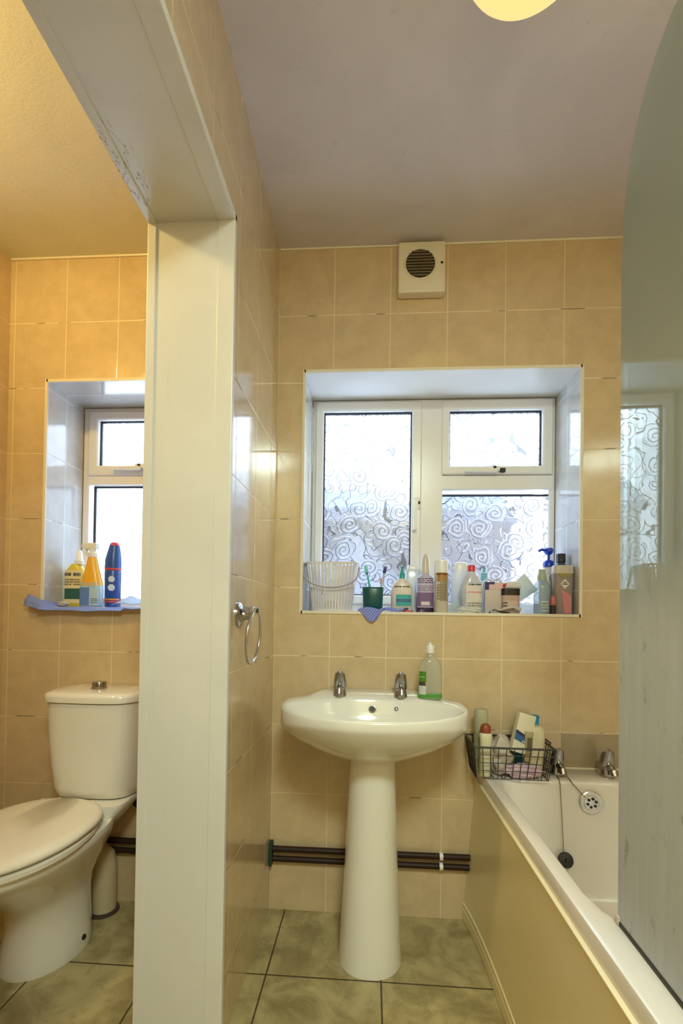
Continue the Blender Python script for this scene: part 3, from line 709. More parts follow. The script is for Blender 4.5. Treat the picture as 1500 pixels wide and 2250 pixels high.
lab(pu, 'label', col('violet_band', 120, 92, 140), 0.0336, 0.0222, 3.4, 0.026, 0.078, -0.9, 0.78, 0.0013)
lab(pu, 'label', col('violet_seal', 214, 206, 205), 0.0337, 0.0223, 3.4, 0.030, 0.044, -0.28, 0.25, 0.0018)
textlines(pu, col('violet_ink', 84, 62, 120), 0.0336, 0.0222, 3.4, 0.112, 0.134, -0.85, 0.75, 3)
textlines(pu, col('violet_ink2', 130, 110, 160), 0.0336, 0.0222, 3.4, 0.082, 0.106, -0.85, 0.75, 4)
# frosted white bottle behind the lotion
wb = thing('white_bottle', 'frosted white square bottle half hidden behind the lotion bottle', 'bottle', (0.516, 0.150, ZS))
stack(wb, 'body', clearish('frost_white', srgb(220, 228, 236), 0.8), [(0.0, 0.028, 0.018, 5), (0.003, 0.030, 0.02, 5), (0.168, 0.030, 0.02, 5), (0.172, 0.028, 0.018, 5)])
stack(wb, 'cap', M_white, [(0.172, 0.022, 0.015, 4), (0.186, 0.022, 0.015, 4), (0.188, 0.020, 0.013, 4)])
# aerosol can
ca = thing('aerosol_can', 'beige and gold hair spray can with tall white cap', 'can', (0.613, 0.062, ZS))
stack(ca, 'body', col('can_beige', 196, 186, 168, 0.3), [(0.0, 0.0235, 0.0235, 2), (0.003, 0.025, 0.025, 2), (0.148, 0.025, 0.025, 2), (0.158, 0.021, 0.021, 2)])
stack(ca, 'cap', M_white, [(0.150, 0.0255, 0.0255, 2), (0.186, 0.0255, 0.0255, 2), (0.196, 0.0235, 0.0235, 2), (0.199, 0.018, 0.018, 2)])
lab(ca, 'label', col('can_gold', 168, 128, 78, 0.3), 0.025, 0.025, 2, 0.118, 0.146, -0.75, 1.3)
lab(ca, 'label', col('can_brown', 122, 66, 48, 0.3), 0.025, 0.025, 2, 0.142, 0.149, -0.9, 1.3, 0.001)
lab(ca, 'label', col('can_grey', 150, 142, 122, 0.3), 0.025, 0.025, 2, 0.046, 0.118, -0.3, 1.2)
textlines(ca, col('can_ink', 140, 122, 100), 0.025, 0.025, 2, 0.050, 0.110, -0.7, 0.6, 6)
# micellar bottle
mi = thing('water_bottle', 'clear cleansing water bottle with red cap', 'bottle', (0.723, 0.062, ZS))
M_mic = clearish('micellar', srgb(218, 218, 224), 0.62)
stack(mi, 'body', M_mic, [(0.0, 0.034, 0.020, 3), (0.004, 0.038, 0.024, 3), (0.105, 0.038, 0.024, 3), (0.128, 0.031, 0.021, 2.4), (0.146, 0.018, 0.016, 2), (0.158, 0.0135, 0.0135, 2)])
stack(mi, 'cap', col('cap_red', 210, 52, 82, 0.3), [(0.157, 0.0145, 0.0145, 2), (0.178, 0.0145, 0.0145, 2), (0.180, 0.013, 0.013, 2)])
lab(mi, 'label', col('mic_label', 214, 208, 208), 0.038, 0.024, 3, 0.024, 0.110, -0.45, 1.15)
textlines(mi, INK, 0.0382, 0.0242, 3, 0.104, 0.112, -0.2, 0.75, 1)
textlines(mi, col('mic_pink', 214, 120, 140), 0.0382, 0.0242, 3, 0.076, 0.084, -0.3, 1.0, 1)
textlines(mi, col('mic_grey', 130, 130, 126), 0.0382, 0.0242, 3, 0.026, 0.044, -0.3, 1.0, 2)
# white bottle behind it
wt = thing('white_bottle', 'plain white bottle with rounded top right behind the red capped one', 'bottle', (0.703, 0.160, ZS))
stack(wt, 'body', col('white_bluish', 214, 220, 236), [(0.0, 0.034, 0.018, 3), (0.004, 0.037, 0.021, 3), (0.150, 0.037, 0.021, 3), (0.17, 0.030, 0.018, 2.4)])
stack(wt, 'cap', M_white, [(0.168, 0.029, 0.018, 2.4), (0.192, 0.028, 0.018, 2.4), (0.200, 0.022, 0.014, 2.2), (0.203, 0.012, 0.008, 2)])
# small turquoise pump
tq = thing('small_bottle', 'little turquoise pump bottle behind the red capped bottle', 'bottle', (0.790, 0.150, ZS))
stack(tq, 'body', col('turq_body', 175, 205, 215), [(0.0, 0.022, 0.016, 3), (0.12, 0.022, 0.016, 3), (0.132, 0.012, 0.011, 2)])
stack(tq, 'pump', col('turq_cap', 110, 180, 190), [(0.130, 0.013, 0.013, 2), (0.160, 0.012, 0.012, 2), (0.164, 0.006, 0.006, 2), (0.178, 0.005, 0.005, 2)])
# pale carton with navy bow clip
bx = thing('carton', 'pale pinkish carton with a navy strip on its top corner', 'carton', (0.802, 0.075, ZS))
bm = newbm(); box(bm, -0.030, 0.036, -0.020, 0.020, 0.0, 0.118, bev=0.002); link('box', bm, col('carton_pale', 196, 184, 184), bx)
bm = newbm(); box(bm, -0.0305, -0.016, -0.0212, -0.0202, 0.090, 0.1185); box(bm, -0.0305, 0.004, -0.0213, -0.0203, 0.110, 0.1185); link('print', bm, col('carton_navy', 40, 42, 92), bx, smooth=False)
bm = newbm(); box(bm, -0.016, 0.0355, -0.0211, -0.0202, 0.092, 0.114); link('label', bm, col('carton_pink', 214, 180, 190), bx, smooth=False)
bm = newbm(); tube(bm, [(-0.032, -0.004, 0.119), (-0.018, -0.008, 0.130), (0.0, -0.004, 0.122), (0.016, -0.008, 0.132), (0.034, -0.004, 0.121)], 0.004, 8); link('ribbon', bm, col('ribbon_pale', 205, 205, 230), bx)
# dark lidded jar
jr = thing('jar', 'squat jar with near black lid and pinkish brown body', 'jar', (0.863, 0.064, ZS))
stack(jr, 'body', col('jar_body', 186, 158, 150), [(0.0, 0.031, 0.024, 4), (0.003, 0.033, 0.026, 4), (0.070, 0.033, 0.026, 4)])
stack(jr, 'lid', col('jar_lid', 40, 32, 36, 0.3), [(0.070, 0.0335, 0.0265, 4), (0.094, 0.0335, 0.0265, 4), (0.096, 0.031, 0.024, 4)])
lab(jr, 'label', col('jar_label', 202, 178, 172), 0.033, 0.026, 4, 0.012, 0.050, -0.95, 0.4)
textlines(jr, INK, 0.0332, 0.0262, 4, 0.016, 0.048, -0.9, -0.2, 3)
bm = newbm(); tube(bm, [(0, 0, 0), (0.006, 0, 0.006), (0.014, 0.002, 0.010)], 0.005, 8, rad=[0.005, 0.008, 0.004]); o = link('hair_clip', bm, col('clip_red', 190, 50, 62), loc=(0.836, 0.058, ZS + 0.102)); tag(o, 'tiny red hair clip lying on the lid of the squat jar', 'hair clip')
bm = newbm(); loft(bm, [ring(0, 0, z, a, b, 2.4, 26) for z, a, b in ((0, 0.032, 0.014), (0.006, 0.034, 0.017), (0.022, 0.026, 0.014), (0.026, 0.012, 0.006))]); o = link('cotton_pad', bm, col('clutter_white', 216, 212, 216, 0.8), loc=(0.872, 0.066, ZS + 0.0965)); tag(o, 'white cotton pad resting on the lid of the squat jar', 'cotton pad')
# leaning tube
tu = thing('cream_tube', 'white and pale green squeezed tube leaning behind the foam bottle', 'tube', (0.862, 0.158, ZS + 0.042), rot=(0.0, 0.90, 0.0))
bm = newbm(); loft(bm, [ring(0, 0, z, a, b, 2, 28) for z, a, b in ((0.0, 0.026, 0.026), (0.010, 0.030, 0.029), (0.07, 0.036, 0.022), (0.135, 0.041, 0.003), (0.14, 0.041, 0.002))]); link('body', bm, col('tube_white', 216, 226, 222), tu)
stack(tu, 'cap', col('tube_olive', 150, 150, 110), [(-0.022, 0.024, 0.024, 2), (0.0, 0.0255, 0.0255, 2)])
# foaming bottle
fo = thing('foam_bottle', 'clear foaming wash bottle with grey green cap', 'bottle', (0.974, 0.052, ZS))
M_foam = clearish('foam_clear', srgb(176, 194, 206), 0.6)
stack(fo, 'body', M_foam, [(0.0, 0.024, 0.024, 2), (0.003, 0.0275, 0.0275, 2), (0.100, 0.0285, 0.0285, 2), (0.118, 0.022, 0.022, 2), (0.128, 0.015, 0.015, 2)])
stack(fo, 'cap', col('foam_cap', 164, 170, 150), [(0.125, 0.016, 0.016, 2), (0.146, 0.0155, 0.0155, 2), (0.150, 0.0125, 0.0125, 2), (0.166, 0.012, 0.012, 2)])
lab(fo, 'label', col('foam_label', 196, 200, 206), 0.0282, 0.0282, 2, 0.012, 0.050, -0.35, 0.6)
textlines(fo, col('foam_ink', 120, 130, 145), 0.0285, 0.0285, 2, 0.016, 0.046, -0.3, 0.5, 3)
# blue pump dispenser
bp = thing('pump_dispenser', 'tall pale dispenser with bright blue pump head', 'bottle', (1.036, 0.155, ZS))
stack(bp, 'body', col('pump_body', 206, 208, 218), [(0.0, 0.030, 0.020, 3), (0.003, 0.033, 0.022, 3), (0.160, 0.033, 0.022, 3), (0.178, 0.022, 0.017, 2.2), (0.186, 0.017, 0.017, 2)])
BL = col('pump_blue', 28, 62, 190, 0.3)
po = stack(bp, 'collar', BL, [(0.185, 0.0200, 0.0200, 2), (0.205, 0.0200, 0.0200, 2), (0.212, 0.014, 0.014, 2)])
bm = newbm(); turned(bm, [(0.005, 0.208), (0.005, 0.235)], N=14); turned(bm, [(0.010, 0.234), (0.018, 0.244), (0.018, 0.256), (0.012, 0.260)], N=20); tube(bm, [(0.0, 0, 0.250), (-0.028, -0.004, 0.253), (-0.040, -0.006, 0.247)], 0.0055, 10); link('pump_head', bm, BL, bp)
# black capped bottle
bc = thing('black_capped_bottle', 'dark bottle with square black cap in the right corner of the sill', 'bottle', (1.060, 0.100, ZS))
stack(bc, 'body', col('bc_body', 60, 66, 96, 0.3), [(0.0, 0.016, 0.016, 2.4), (0.19, 0.016, 0.016, 2.4), (0.197, 0.012, 0.012, 2)])
stack(bc, 'cap', M_black, [(0.197, 0.0150, 0.0150, 3), (0.228, 0.0150, 0.0150, 3), (0.230, 0.013, 0.013, 3)])
# pink / brown wash bottle
pk = thing('wash_bottle', 'brownish clear wash bottle with pink panel, pale cap and white lozenge emblem', 'bottle', (1.046, 0.050, ZS))
stack(pk, 'body', clearish('pk_clear', srgb(176, 160, 160), 0.75), [(0.0, 0.028, 0.018, 3.2), (0.003, 0.0315, 0.021, 3.2), (0.10, 0.034, 0.022, 3.2), (0.150, 0.035, 0.022, 3.2)])
stack(pk, 'cap', col('pk_cap', 196, 186, 178), [(0.150, 0.0365, 0.0235, 3.2), (0.176, 0.0360, 0.0235, 3.2), (0.180, 0.034, 0.022, 3.2)])
bm = newbm()
def tri(bm, pts, y=-0.0245):
    f = [bm.verts.new((a, y, b)) for a, b in pts]; g = [bm.verts.new((a, y + 0.002, b)) for a, b in pts]
    bm.faces.new(f); n = len(f)
    for i in range(n): bm.faces.new((f[i], f[(i + 1) % n], g[(i + 1) % n], g[i]))
tri(bm, [(-0.014, 0.094), (0.022, 0.070), (0.024, 0.006), (-0.002, 0.006)], -0.0235); link('label', bm, col('pk_pink', 204, 132, 140), pk, smooth=False)
bm = newbm(); tri(bm, [(-0.016, 0.112), (0.0, 0.130), (0.016, 0.112), (0.0, 0.094)], -0.0238); link('emblem', bm, col('pk_white', 222, 218, 220), pk, smooth=False)
bm = newbm(); tri(bm, [(-0.022, 0.150), (0.024, 0.150), (0.020, 0.136), (-0.016, 0.136)], -0.0236); link('label', bm, col('pk_olive', 150, 140, 90), pk, smooth=False)
bm = newbm(); tri(bm, [(-0.010, 0.113), (0.010, 0.113), (0.010, 0.110), (-0.010, 0.110)], -0.0246); tri(bm, [(-0.006, 0.119), (0.006, 0.119), (0.006, 0.116), (-0.006, 0.116)], -0.0246); link('print', bm, INK, pk, smooth=False)
# small dark varnish bottle
vb = thing('small_bottle', 'small red bottle with dark lower end between foam bottle and pink wash bottle', 'bottle', (1.006, 0.030, ZS))
stack(vb, 'body', col('vb_dark', 46, 34, 36, 0.3), [(0.0, 0.009, 0.009, 2.6), (0.035, 0.009, 0.009, 2.6)])
stack(vb, 'top', col('vb_red', 178, 96, 92, 0.3), [(0.035, 0.010, 0.010, 2.6), (0.060, 0.010, 0.010, 2.6), (0.070, 0.005, 0.005, 2)])
# pale dispenser in the corner behind
dp = thing('roll_on', 'slim pale green bottle standing between the blue pump and the pink wash bottle', 'bottle', (1.012, 0.100, ZS))
stack(dp, 'body', col('dp_pale', 196, 206, 190), [(0.0, 0.015, 0.015, 2), (0.125, 0.015, 0.015, 2), (0.135, 0.010, 0.010, 2)])
stack(dp, 'cap', col('dp_cap', 215, 220, 210), [(0.133, 0.011, 0.011, 2), (0.150, 0.010, 0.010, 2), (0.152, 0.008, 0.008, 2)])
# small clutter at the sill edge
bm = newbm(); turned(bm, [(0.019, 0.0), (0.020, 0.002), (0.020, 0.008), (0.018, 0.010)], N=24); o = link('tin', bm, col('tin_red', 190, 88, 80), loc=(0.488, 0.022, ZS)); tag(o, 'flat round red tin at the sill edge before the lotion bottle', 'tin')
bm = newbm(); turned(bm, [(0.010, 0.0), (0.012, 0.003), (0.010, 0.012), (0.004, 0.014)], N=18); o = link('bottle_cap', bm, col('cap_purple', 92, 66, 120), loc=(0.536, 0.018, ZS)); tag(o, 'small loose purple cap at the sill edge before the violet bottle', 'bottle cap')
bm = newbm(); box(bm, -0.030, 0.030, -0.020, 0.020, 0.0, 0.040, bev=0.004); o = link('soap_dish', bm, clearish('dish_clear', srgb(214, 222, 230), 0.5), loc=(0.668, 0.100, ZS)); tag(o, 'clear plastic box right of the hair spray can', 'box')
def crumple(name, label, cat, mat, c, rx, ry, h, seed):
    rnd = random.Random(seed); bm = newbm(); bmesh.ops.create_icosphere(bm, subdivisions=3, radius=1.0)
    ph = [rnd.uniform(0, 6.28) for _ in range(6)]
    for v in bm.verts:
        p = v.co.copy(); f = 1 + 0.20 * math.sin(5 * p.x + ph[0]) * math.sin(4 * p.y + ph[1]) + 0.16 * math.sin(9 * p.z + ph[2] + 3 * p.x) + 0.1 * math.sin(13 * p.y + ph[3])
        v.co = Vector((p.x * rx * f, p.y * ry * f, max(0.0, (p.z * 0.5 + 0.42)) * h * (0.75 + 0.25 * f)))
    o = link(name, bm, mat, sharp=28, loc=c); return tag(o, label, cat)
crumple('tissue', 'crumpled white tissue on the sill before the red capped bottle', 'tissue', col('tissue_white', 206, 206, 204, 0.9), (0.708, 0.020, ZS), 0.042, 0.014, 0.030, 3)
sk = thing('cream_tube', 'flattened white tube lying at the sill edge before the squat jar', 'tube', (0.830, 0.022, ZS + 0.005), rot=(0, 0, 0.1))
bm = newbm()
pr = [(-0.050, 0.003, 0.010), (-0.035, 0.006, 0.011), (-0.01, 0.011, 0.012), (0.015, 0.018, 0.012), (0.040, 0.022, 0.011)]
loft(bm, [[(x, 0.010 * math.cos(2 * PI * i / 16), z + 0.35 * t * math.sin(2 * PI * i / 16)) for i in range(16)] for x, z, t in pr]); link('body', bm, col('tube_lying', 205, 198, 190), sk)
bm = newbm(); tube(bm, [(0.038, 0, 0.021), (0.062, 0, 0.012)], 0.008, 14); link('cap', bm, col('tube_cap', 190, 180, 172), sk)
bm = newbm(); tube(bm, [(0, 0, 0), (0.02, 0, 0.012), (0.045, 0, 0.004), (0.075, 0.004, 0.001)], 0.003, 8); o = link('razor', bm, INK, loc=(0.775, 0.012, ZS + 0.0035)); tag(o, 'thin dark razor handle lying across the sill edge', 'razor')

# ------------------------------------------------------------------ things on the toilet sill
WC_CLOTH = plain('blue_wipe', srgb(120, 140, 215), 0.85, var=0.05, scale=120, bumpd=0.001)
def f_wc(u, v):
    x = -0.940 + 0.62 * u; y = 0.075 - 0.105 * v
    z = ZS + 0.0015 + 0.004 * abs(math.sin(11 * u + 2 * v))
    if u < 0.16: z += (0.16 - u) / 0.16 * 0.050 * (0.35 + 0.65 * (1 - v)); y = min(y, -0.006 - 0.02 * v) if u < 0.09 else y - 0.02 * (0.16 - u) / 0.07
    if v > 0.66: z -= (v - 0.66) / 0.34 * 0.014 * (1.0 if u < 0.62 else 0.2); y -= 0.004
    if v <= 0.66 and u >= 0.16: z = max(z, ZS + 0.0012)
    if y < -0.005 and u >= 0.09: z = min(z, ZS + 0.012) 
    return (x, y, z)
cloth('wipe', 'large blue wiping cloth spread along the toilet sill, one end sticking out left', 'cloth', WC_CLOTH, f_wc, 48, 24)
def f_wc2(u, v):
    x = -0.640 + 0.155 * u; y = 0.035 + 0.075 * v
    return (x, y, ZS + 0.009 + 0.040 * max(0, math.sin(PI * (0.15 + 0.8 * u))) * (0.3 + 0.7 * v) * (1 + 0.3 * math.sin(9 * u)))
cloth('wipe', 'pale blue crumpled wiping cloth right of the navy bottle on the toilet sill', 'cloth', plain('pale_blue_wipe', srgb(165, 190, 235), 0.85, var=0.05, scale=120), f_wc2, 20, 12)
crumple('tissue', 'small crumpled whitish wrapper at the left end of the toilet sill', 'wrapper', col('wrapper', 186, 180, 176, 0.5), (-0.836, 0.040, ZS + 0.006), 0.020, 0.012, 0.024, 5)
ZW = ZS + 0.0075
yb = thing('cleaner_bottle', 'yellow cleaner bottle with white cap and green printed label on the toilet sill', 'bottle', (-0.836, 0.115, ZW))
stack(yb, 'body', col('yb_yellow', 218, 196, 70), [(0.0, 0.036, 0.022, 3.6), (0.003, 0.040, 0.025, 3.6), (0.120, 0.040, 0.025, 3.6), (0.150, 0.034, 0.023, 2.6), (0.172, 0.018, 0.016, 2)])
bm = newbm(); loft(bm, [ring(0.012, 0, z, r, r, 2, 24) for z, r in ((0.170, 0.0175), (0.185, 0.0175), (0.190, 0.013), (0.222, 0.010), (0.228, 0.006))]); link('cap', bm, M_white, yb)
lab(yb, 'label', col('yb_label', 226, 214, 168), 0.040, 0.025, 3.6, 0.014, 0.146, -0.72, 0.95)
lab(yb, 'label', col('yb_green', 46, 96, 92), 0.0402, 0.0252, 3.6, 0.030, 0.072, -0.65, 0.9, 0.0014)
textlines(yb, col('yb_ink', 92, 86, 74), 0.0402, 0.0252, 3.6, 0.118, 0.140, -0.7, 0.75, 1)
textlines(yb, col('yb_ink2', 130, 110, 90), 0.0402, 0.0252, 3.6, 0.084, 0.112, -0.7, 0.75, 3)
sb = thing('spray_bottle', 'orange spray bottle with white trigger and blue label on the toilet sill', 'bottle', (-0.738, 0.066, ZW))
stack(sb, 'body', clearish('sb_clear', srgb(180, 208, 226), 0.85), [(0.0, 0.040, 0.024, 3), (0.003, 0.043, 0.026, 3), (0.070, 0.043, 0.026, 3), (0.092, 0.040, 0.025, 2.8)])
stack(sb, 'shoulder', col('sb_orange', 236, 178, 50, 0.3), [(0.084, 0.042, 0.0255, 2.8), (0.105, 0.037, 0.024, 2.6), (0.150, 0.026, 0.020, 2.2), (0.190, 0.017, 0.016, 2), (0.196, 0.015, 0.015, 2)])
bm = newbm(); turned(bm, [(0.017, 0.194), (0.017, 0.210), (0.012, 0.214), (0.012, 0.226)], N=24); box(bm, -0.034, 0.020, -0.011, 0.011, 0.224, 0.250, bev=0.005); tube(bm, [(-0.020, 0, 0.226), (-0.026, 0, 0.212), (-0.024, 0, 0.198)], 0.005, 10); box(bm, -0.042, -0.034, -0.007, 0.007, 0.230, 0.244, bev=0.002)
link('trigger', bm, M_white, sb)
lab(sb, 'label', col('sb_blue', 96, 136, 206), 0.043, 0.026, 3, 0.006, 0.074, -0.9, 0.05)
lab(sb, 'label', col('sb_pale', 176, 206, 226), 0.043, 0.026, 3, 0.006, 0.074, 0.05, 1.05)
textlines(sb, col('sb_ink', 110, 120, 160), 0.0431, 0.0261, 3, 0.012, 0.034, 0.15, 0.9, 3)
nb = thing('toilet_cleaner', 'navy blue cleaner bottle with red tip and red ring on the toilet sill', 'bottle', (-0.692, 0.132, ZW))
NV = col('nb_navy', 40, 76, 150, 0.3)
stack(nb, 'body', NV, [(0.0, 0.027, 0.027, 2), (0.003, 0.030, 0.030, 2), (0.145, 0.031, 0.031, 2), (0.150, 0.029, 0.029, 2)])
stack(nb, 'cap', NV, [(0.153, 0.031, 0.031, 2), (0.190, 0.0305, 0.0305, 2), (0.225, 0.0245, 0.0245, 2, 0.003, 0), (0.250, 0.019, 0.019, 2, 0.005, 0)])
stack(nb, 'ring', col('nb_red', 206, 60, 66), [(0.149, 0.0305, 0.0305, 2), (0.154, 0.0318, 0.0318, 2), (0.158, 0.0305, 0.0305, 2)])
stack(nb, 'tip', col('nb_red2', 210, 56, 90), [(0.249, 0.0195, 0.0195, 2, 0.005, 0), (0.258, 0.0165, 0.0165, 2, 0.005, 0), (0.262, 0.012, 0.012, 2, 0.005, 0)])
lab(nb, 'label', col('nb_orange', 232, 150, 60), 0.0305, 0.0305, 2, 0.028, 0.034, -1.4, 1.4)
lab(nb, 'label', col('nb_red3', 196, 80, 70), 0.0305, 0.0305, 2, 0.018, 0.025, -1.4, 1.4)
bm = newbm()
for zc, r in ((0.112, 0.012), (0.078, 0.013)):
    for i in range(10):
        t0_, t1_ = 2 * PI * i / 10, 2 * PI * (i + 1) / 10
    for i in range(6):
        z0_ = zc - r + 2 * r * i / 6; z1_ = z0_ + 2 * r / 6; hw = math.sqrt(max(0, r * r - (z0_ + r / 6 - zc) ** 2)) / 0.031
        patch(bm, 0.031, 0.031, 2, z0_, z1_, 0.35 - hw, 0.35 + hw, 0.001, N=6)
link('emblem', bm, col('nb_white', 196, 214, 240), nb)

# ------------------------------------------------------------------ towel ring
tr = thing('towel_ring', 'chrome towel ring on the tiled side wall beside the door post', 'towel ring', (0.0, -0.455, 1.076))
bm = newbm(); turned(bm, [(0.034, 0.0), (0.034, 0.005), (0.028, 0.010), (0.015, 0.014), (0.011, 0.028)], N=32); move(bm, (0, 0, -0.008), (0, PI / 2, 0)); link('wall_rose', bm, M_dullchrome, tr)
bm = newbm(); box(bm, 0.022, 0.050, -0.026, 0.034, -0.006, 0.016, bev=0.004, seg=3); link('arm', bm, M_chrome, tr)
bm = newbm(); turned(bm, [(0.006, 0), (0.006, 0.002)], N=16); move(bm, (0.0505, 0.000, 0.004), (0, PI / 2, 0)); link('screw', bm, M_black, tr)
bm = newbm(); RR = 0.071; pts = [(0.040 + 0.006 * math.cos(t), 0.006 + RR * math.sin(t), -0.066 + RR * math.cos(t)) for t in [2 * PI * i / 48 for i in range(48)]]
tube(bm, pts, 0.0042, 10, closed=True); link('ring', bm, M_chrome, tr)

# ------------------------------------------------------------------ heating pipes along the back wall
def pipe(label, z, x0, x1, group):
    bm = newbm(); tube(bm, [(x0, -0.018, z + 0.016 if x0 < -0.3 else z), ((x0 + x1) / 2, -0.018, z), (x1, -0.018, z)] if False else [(x0, -0.018, z), (x1, -0.018, z)], 0.0105, 16)
    o = link('water_pipe', bm, M_pipe); return tag(o, label, 'pipe', group)
pipe('upper brown pipe along the wall behind the pedestal', 0.227, 0.001, 0.72, None)
pipe('lower brown pipe along the wall behind the pedestal', 0.192, 0.001, 0.72, None)
pipe('upper dark pipe along the wall behind the toilet', 0.230, -1.044, -0.201, None)
pipe('lower dark pipe along the wall behind the toilet', 0.195, -1.044, -0.201, None)
bm = newbm(); box(bm, 0.0005, 0.012, -0.036, -0.001, 0.170, 0.252, bev=0.003); o = link('pipe_sleeve', bm, col('verdigris', 30, 62, 50, 0.7)); tag(o, 'greenish sleeve where the two brown pipes enter the side wall', 'pipe sleeve')
for zz, lb in ((0.227, 'white clip on the upper brown pipe right of the pedestal'), (0.192, 'white clip on the lower brown pipe right of the pedestal')):
    bm = newbm(); rr = []
    tube(bm, [(0.606, -0.018, zz), (0.618, -0.018, zz)], 0.0135, 16); box(bm, 0.607, 0.617, -0.010, -0.001, zz - 0.008, zz + 0.008)
    tag(link('pipe_clip', bm, M_white), lb, 'pipe clip')

# ------------------------------------------------------------------ bath
bath = thing('bath', 'white bath with cream side panel along the right wall', 'bath', (0, 0, 0))
X0, X1, YB, ZR = 0.733, 1.431, -1.70, 0.545
def rrect(x0, x1, y0, y1, r, z, n=8, bulge=0.0):
    """rounded rectangle, counter-clockwise from the lower right corner, with extra points down the left side"""
    P = []
    for cx, cy, a in ((x1 - r, y0 + r, -PI / 2), (x1 - r, y1 - r, 0), (x0 + r, y1 - r, PI / 2), (x0 + r, y0 + r, PI)):
        for i in range(n + 1):
            t = a + PI / 2 * i / n; P.append((cx + r * math.cos(t), cy + r * math.sin(t), z))
        if a == PI / 2:
            for i in range(1, 24):
                y = y1 - r + (y0 + r - (y1 - r)) * i / 24
                s = max(0.0, min(1.0, (-0.775 - y) / 0.10)); s = s * s * (3 - 2 * s)
                P.append((x0 + bulge * s, y, z))
    return P
rings = [rrect(X0 + .012, X1, YB, -0.001, 0.004, 0.506), rrect(X0, X1, YB, -0.001, 0.004, 0.508), rrect(X0, X1, YB, -0.001, 0.006, 0.538), rrect(X0 + .002, X1, YB, -0.001, 0.008, 0.5435), rrect(X0 + .007, X1 - .002, YB + .002, -0.002, 0.01, ZR)]
rings += [rrect(0.766, 1.385, -1.60, -0.118, 0.085, ZR, bulge=0.045), rrect(0.770, 1.381, -1.597, -0.122, 0.085, 0.542, bulge=0.045), rrect(0.778, 1.372, -1.59, -0.127, 0.09, 0.52, bulge=0.045),
          rrect(0.795, 1.355, -1.55, -0.140, 0.10, 0.38, bulge=0.035), rrect(0.82, 1.33, -1.48, -0.160, 0.12, 0.22, bulge=0.02), rrect(0.86, 1.29, -1.40, -0.20, 0.13, 0.165), rrect(0.93, 1.22, -1.3, -0.28, 0.12, 0.155)]
bm = newbm(); loft(bm, rings, False, True); link('tub', bm, M_acrylic, bath, sharp=50)
# side panel: loft along y, foot drawn in near the wall
def panel_sec(y):
    t = -y
    foot = 0.694 + (0.028 * (1 - math.exp(-t / 0.17)) / (1 - math.exp(-0.30 / 0.17))) if t < 0.6 else 0.694 + 0.033
    foot = min(foot, 0.7275); top = 0.729; bot = foot
    return [(0.745, y, 0.508), (top - 0.001, y, 0.508), (top - 0.004, y, 0.5065), (top - 0.0045, y, 0.503), (top - 0.0035, y, 0.500), (top, y, 0.4985),
            (top - 0.0005, y, 0.45), (top * 0.6 + bot * 0.4, y, 0.30), (top * .3 + bot * .7, y, 0.16), (bot + 0.001, y, 0.062), (bot - 0.0022, y, 0.059), (bot - 0.0022, y, 0.046), (bot + 0.0005, y, 0.043), (bot - 0.0025, y, 0.039), (bot - 0.003, y, 0.003), (0.745, y, 0.0015)]
ys = [-0.001, -0.03, -0.07, -0.12, -0.18, -0.25, -0.32, -0.4, -0.55, -0.8, -1.2, -1.69]
bm = newbm(); loft(bm, [panel_sec(y) for y in ys]); link('side_panel', bm, M_panel, bath, sharp=30)
# overflow
ov = newbm(); loft(ov, [ring(0, 0, z, r, r, 2, 36) for r, z in ((0.036, 0.0), (0.036, 0.003), (0.033, 0.005), (0.0245, 0.0045), (0.0235, 0.003), (0.022, 0.0055), (0.005, 0.007))]); move(ov, (1.068, -0.1345, 0.482), (PI / 2 - 0.06, 0, 0)); oo = link('overflow', ov, chrome_mat('overflow_chrome', (0.78, 0.76, 0.74, 1), 0.2), bath, sharp=30)
for i in range(6):
    h = newbm(); turned(h, [(0.0045, 0), (0.0045, 0.002)], N=14); a = i * PI / 3 + 0.3
    move(h, (1.068 + 0.0135 * math.cos(a), -0.1405, 0.482 + 0.0135 * math.sin(a)), (PI / 2 - 0.06, 0, 0)); link('drain_hole', h, M_black, oo)
tap('left chrome bath tap, partly behind the wire basket', 0.990, -0.060, 0.5455, 0.96, 'bath taps', chrome_mat('dark_chrome', (0.44, 0.43, 0.43, 1), 0.16))
tap('right chrome bath tap, cut by the edge of the shower screen', 1.152, -0.062, 0.5455, 0.98, 'bath taps', chrome_mat('worn_chrome', (0.44, 0.42, 0.42, 1), 0.18))
# plug on its chain: from the overflow up to the tap, round it, down inside the bath
pg = thing('bath_plug', 'black bath plug hanging on its ball chain from the left bath tap', 'bath plug', (0, 0, 0))
M_chain = chrome_mat('chain_metal', (0.22, 0.19, 0.13, 1), 0.35)
def chain(pts, sub=26):
    P = []
    for a, b in zip(pts, pts[1:]):
        a, b = Vector(a), Vector(b); n = max(2, int((b - a).length / 0.0024))
        P += [tuple(a.lerp(b, i / n)) for i in range(n)]
    P.append(pts[-1]); bm = newbm(); tube(bm, P, 0.001, 6, rad=[0.0019 if i % 2 else 0.0008 for i in range(len(P))]); return bm
link('chain', chain([(0.975, -0.092, 0.549), (0.974, -0.118, 0.5475), (0.972, -0.1315, 0.535), (0.972, -0.1445, 0.46), (0.974, -0.158, 0.330)]), M_chain, pg)
link('chain', chain([(1.002, -0.090, 0.560), (1.006, -0.117, 0.5485), (1.010, -0.130, 0.540), (1.045, -0.1425, 0.500)]), M_chain, pg)
bm = newbm(); turned(bm, [(0.018, 0.0), (0.022, 0.004), (0.0235, 0.012), (0.021, 0.017), (0.006, 0.019), (0.004, 0.024)], N=28); move(bm, (0.975, -0.162, 0.308), (1.15, 0, 0)); link('stopper', bm, M_black, pg)
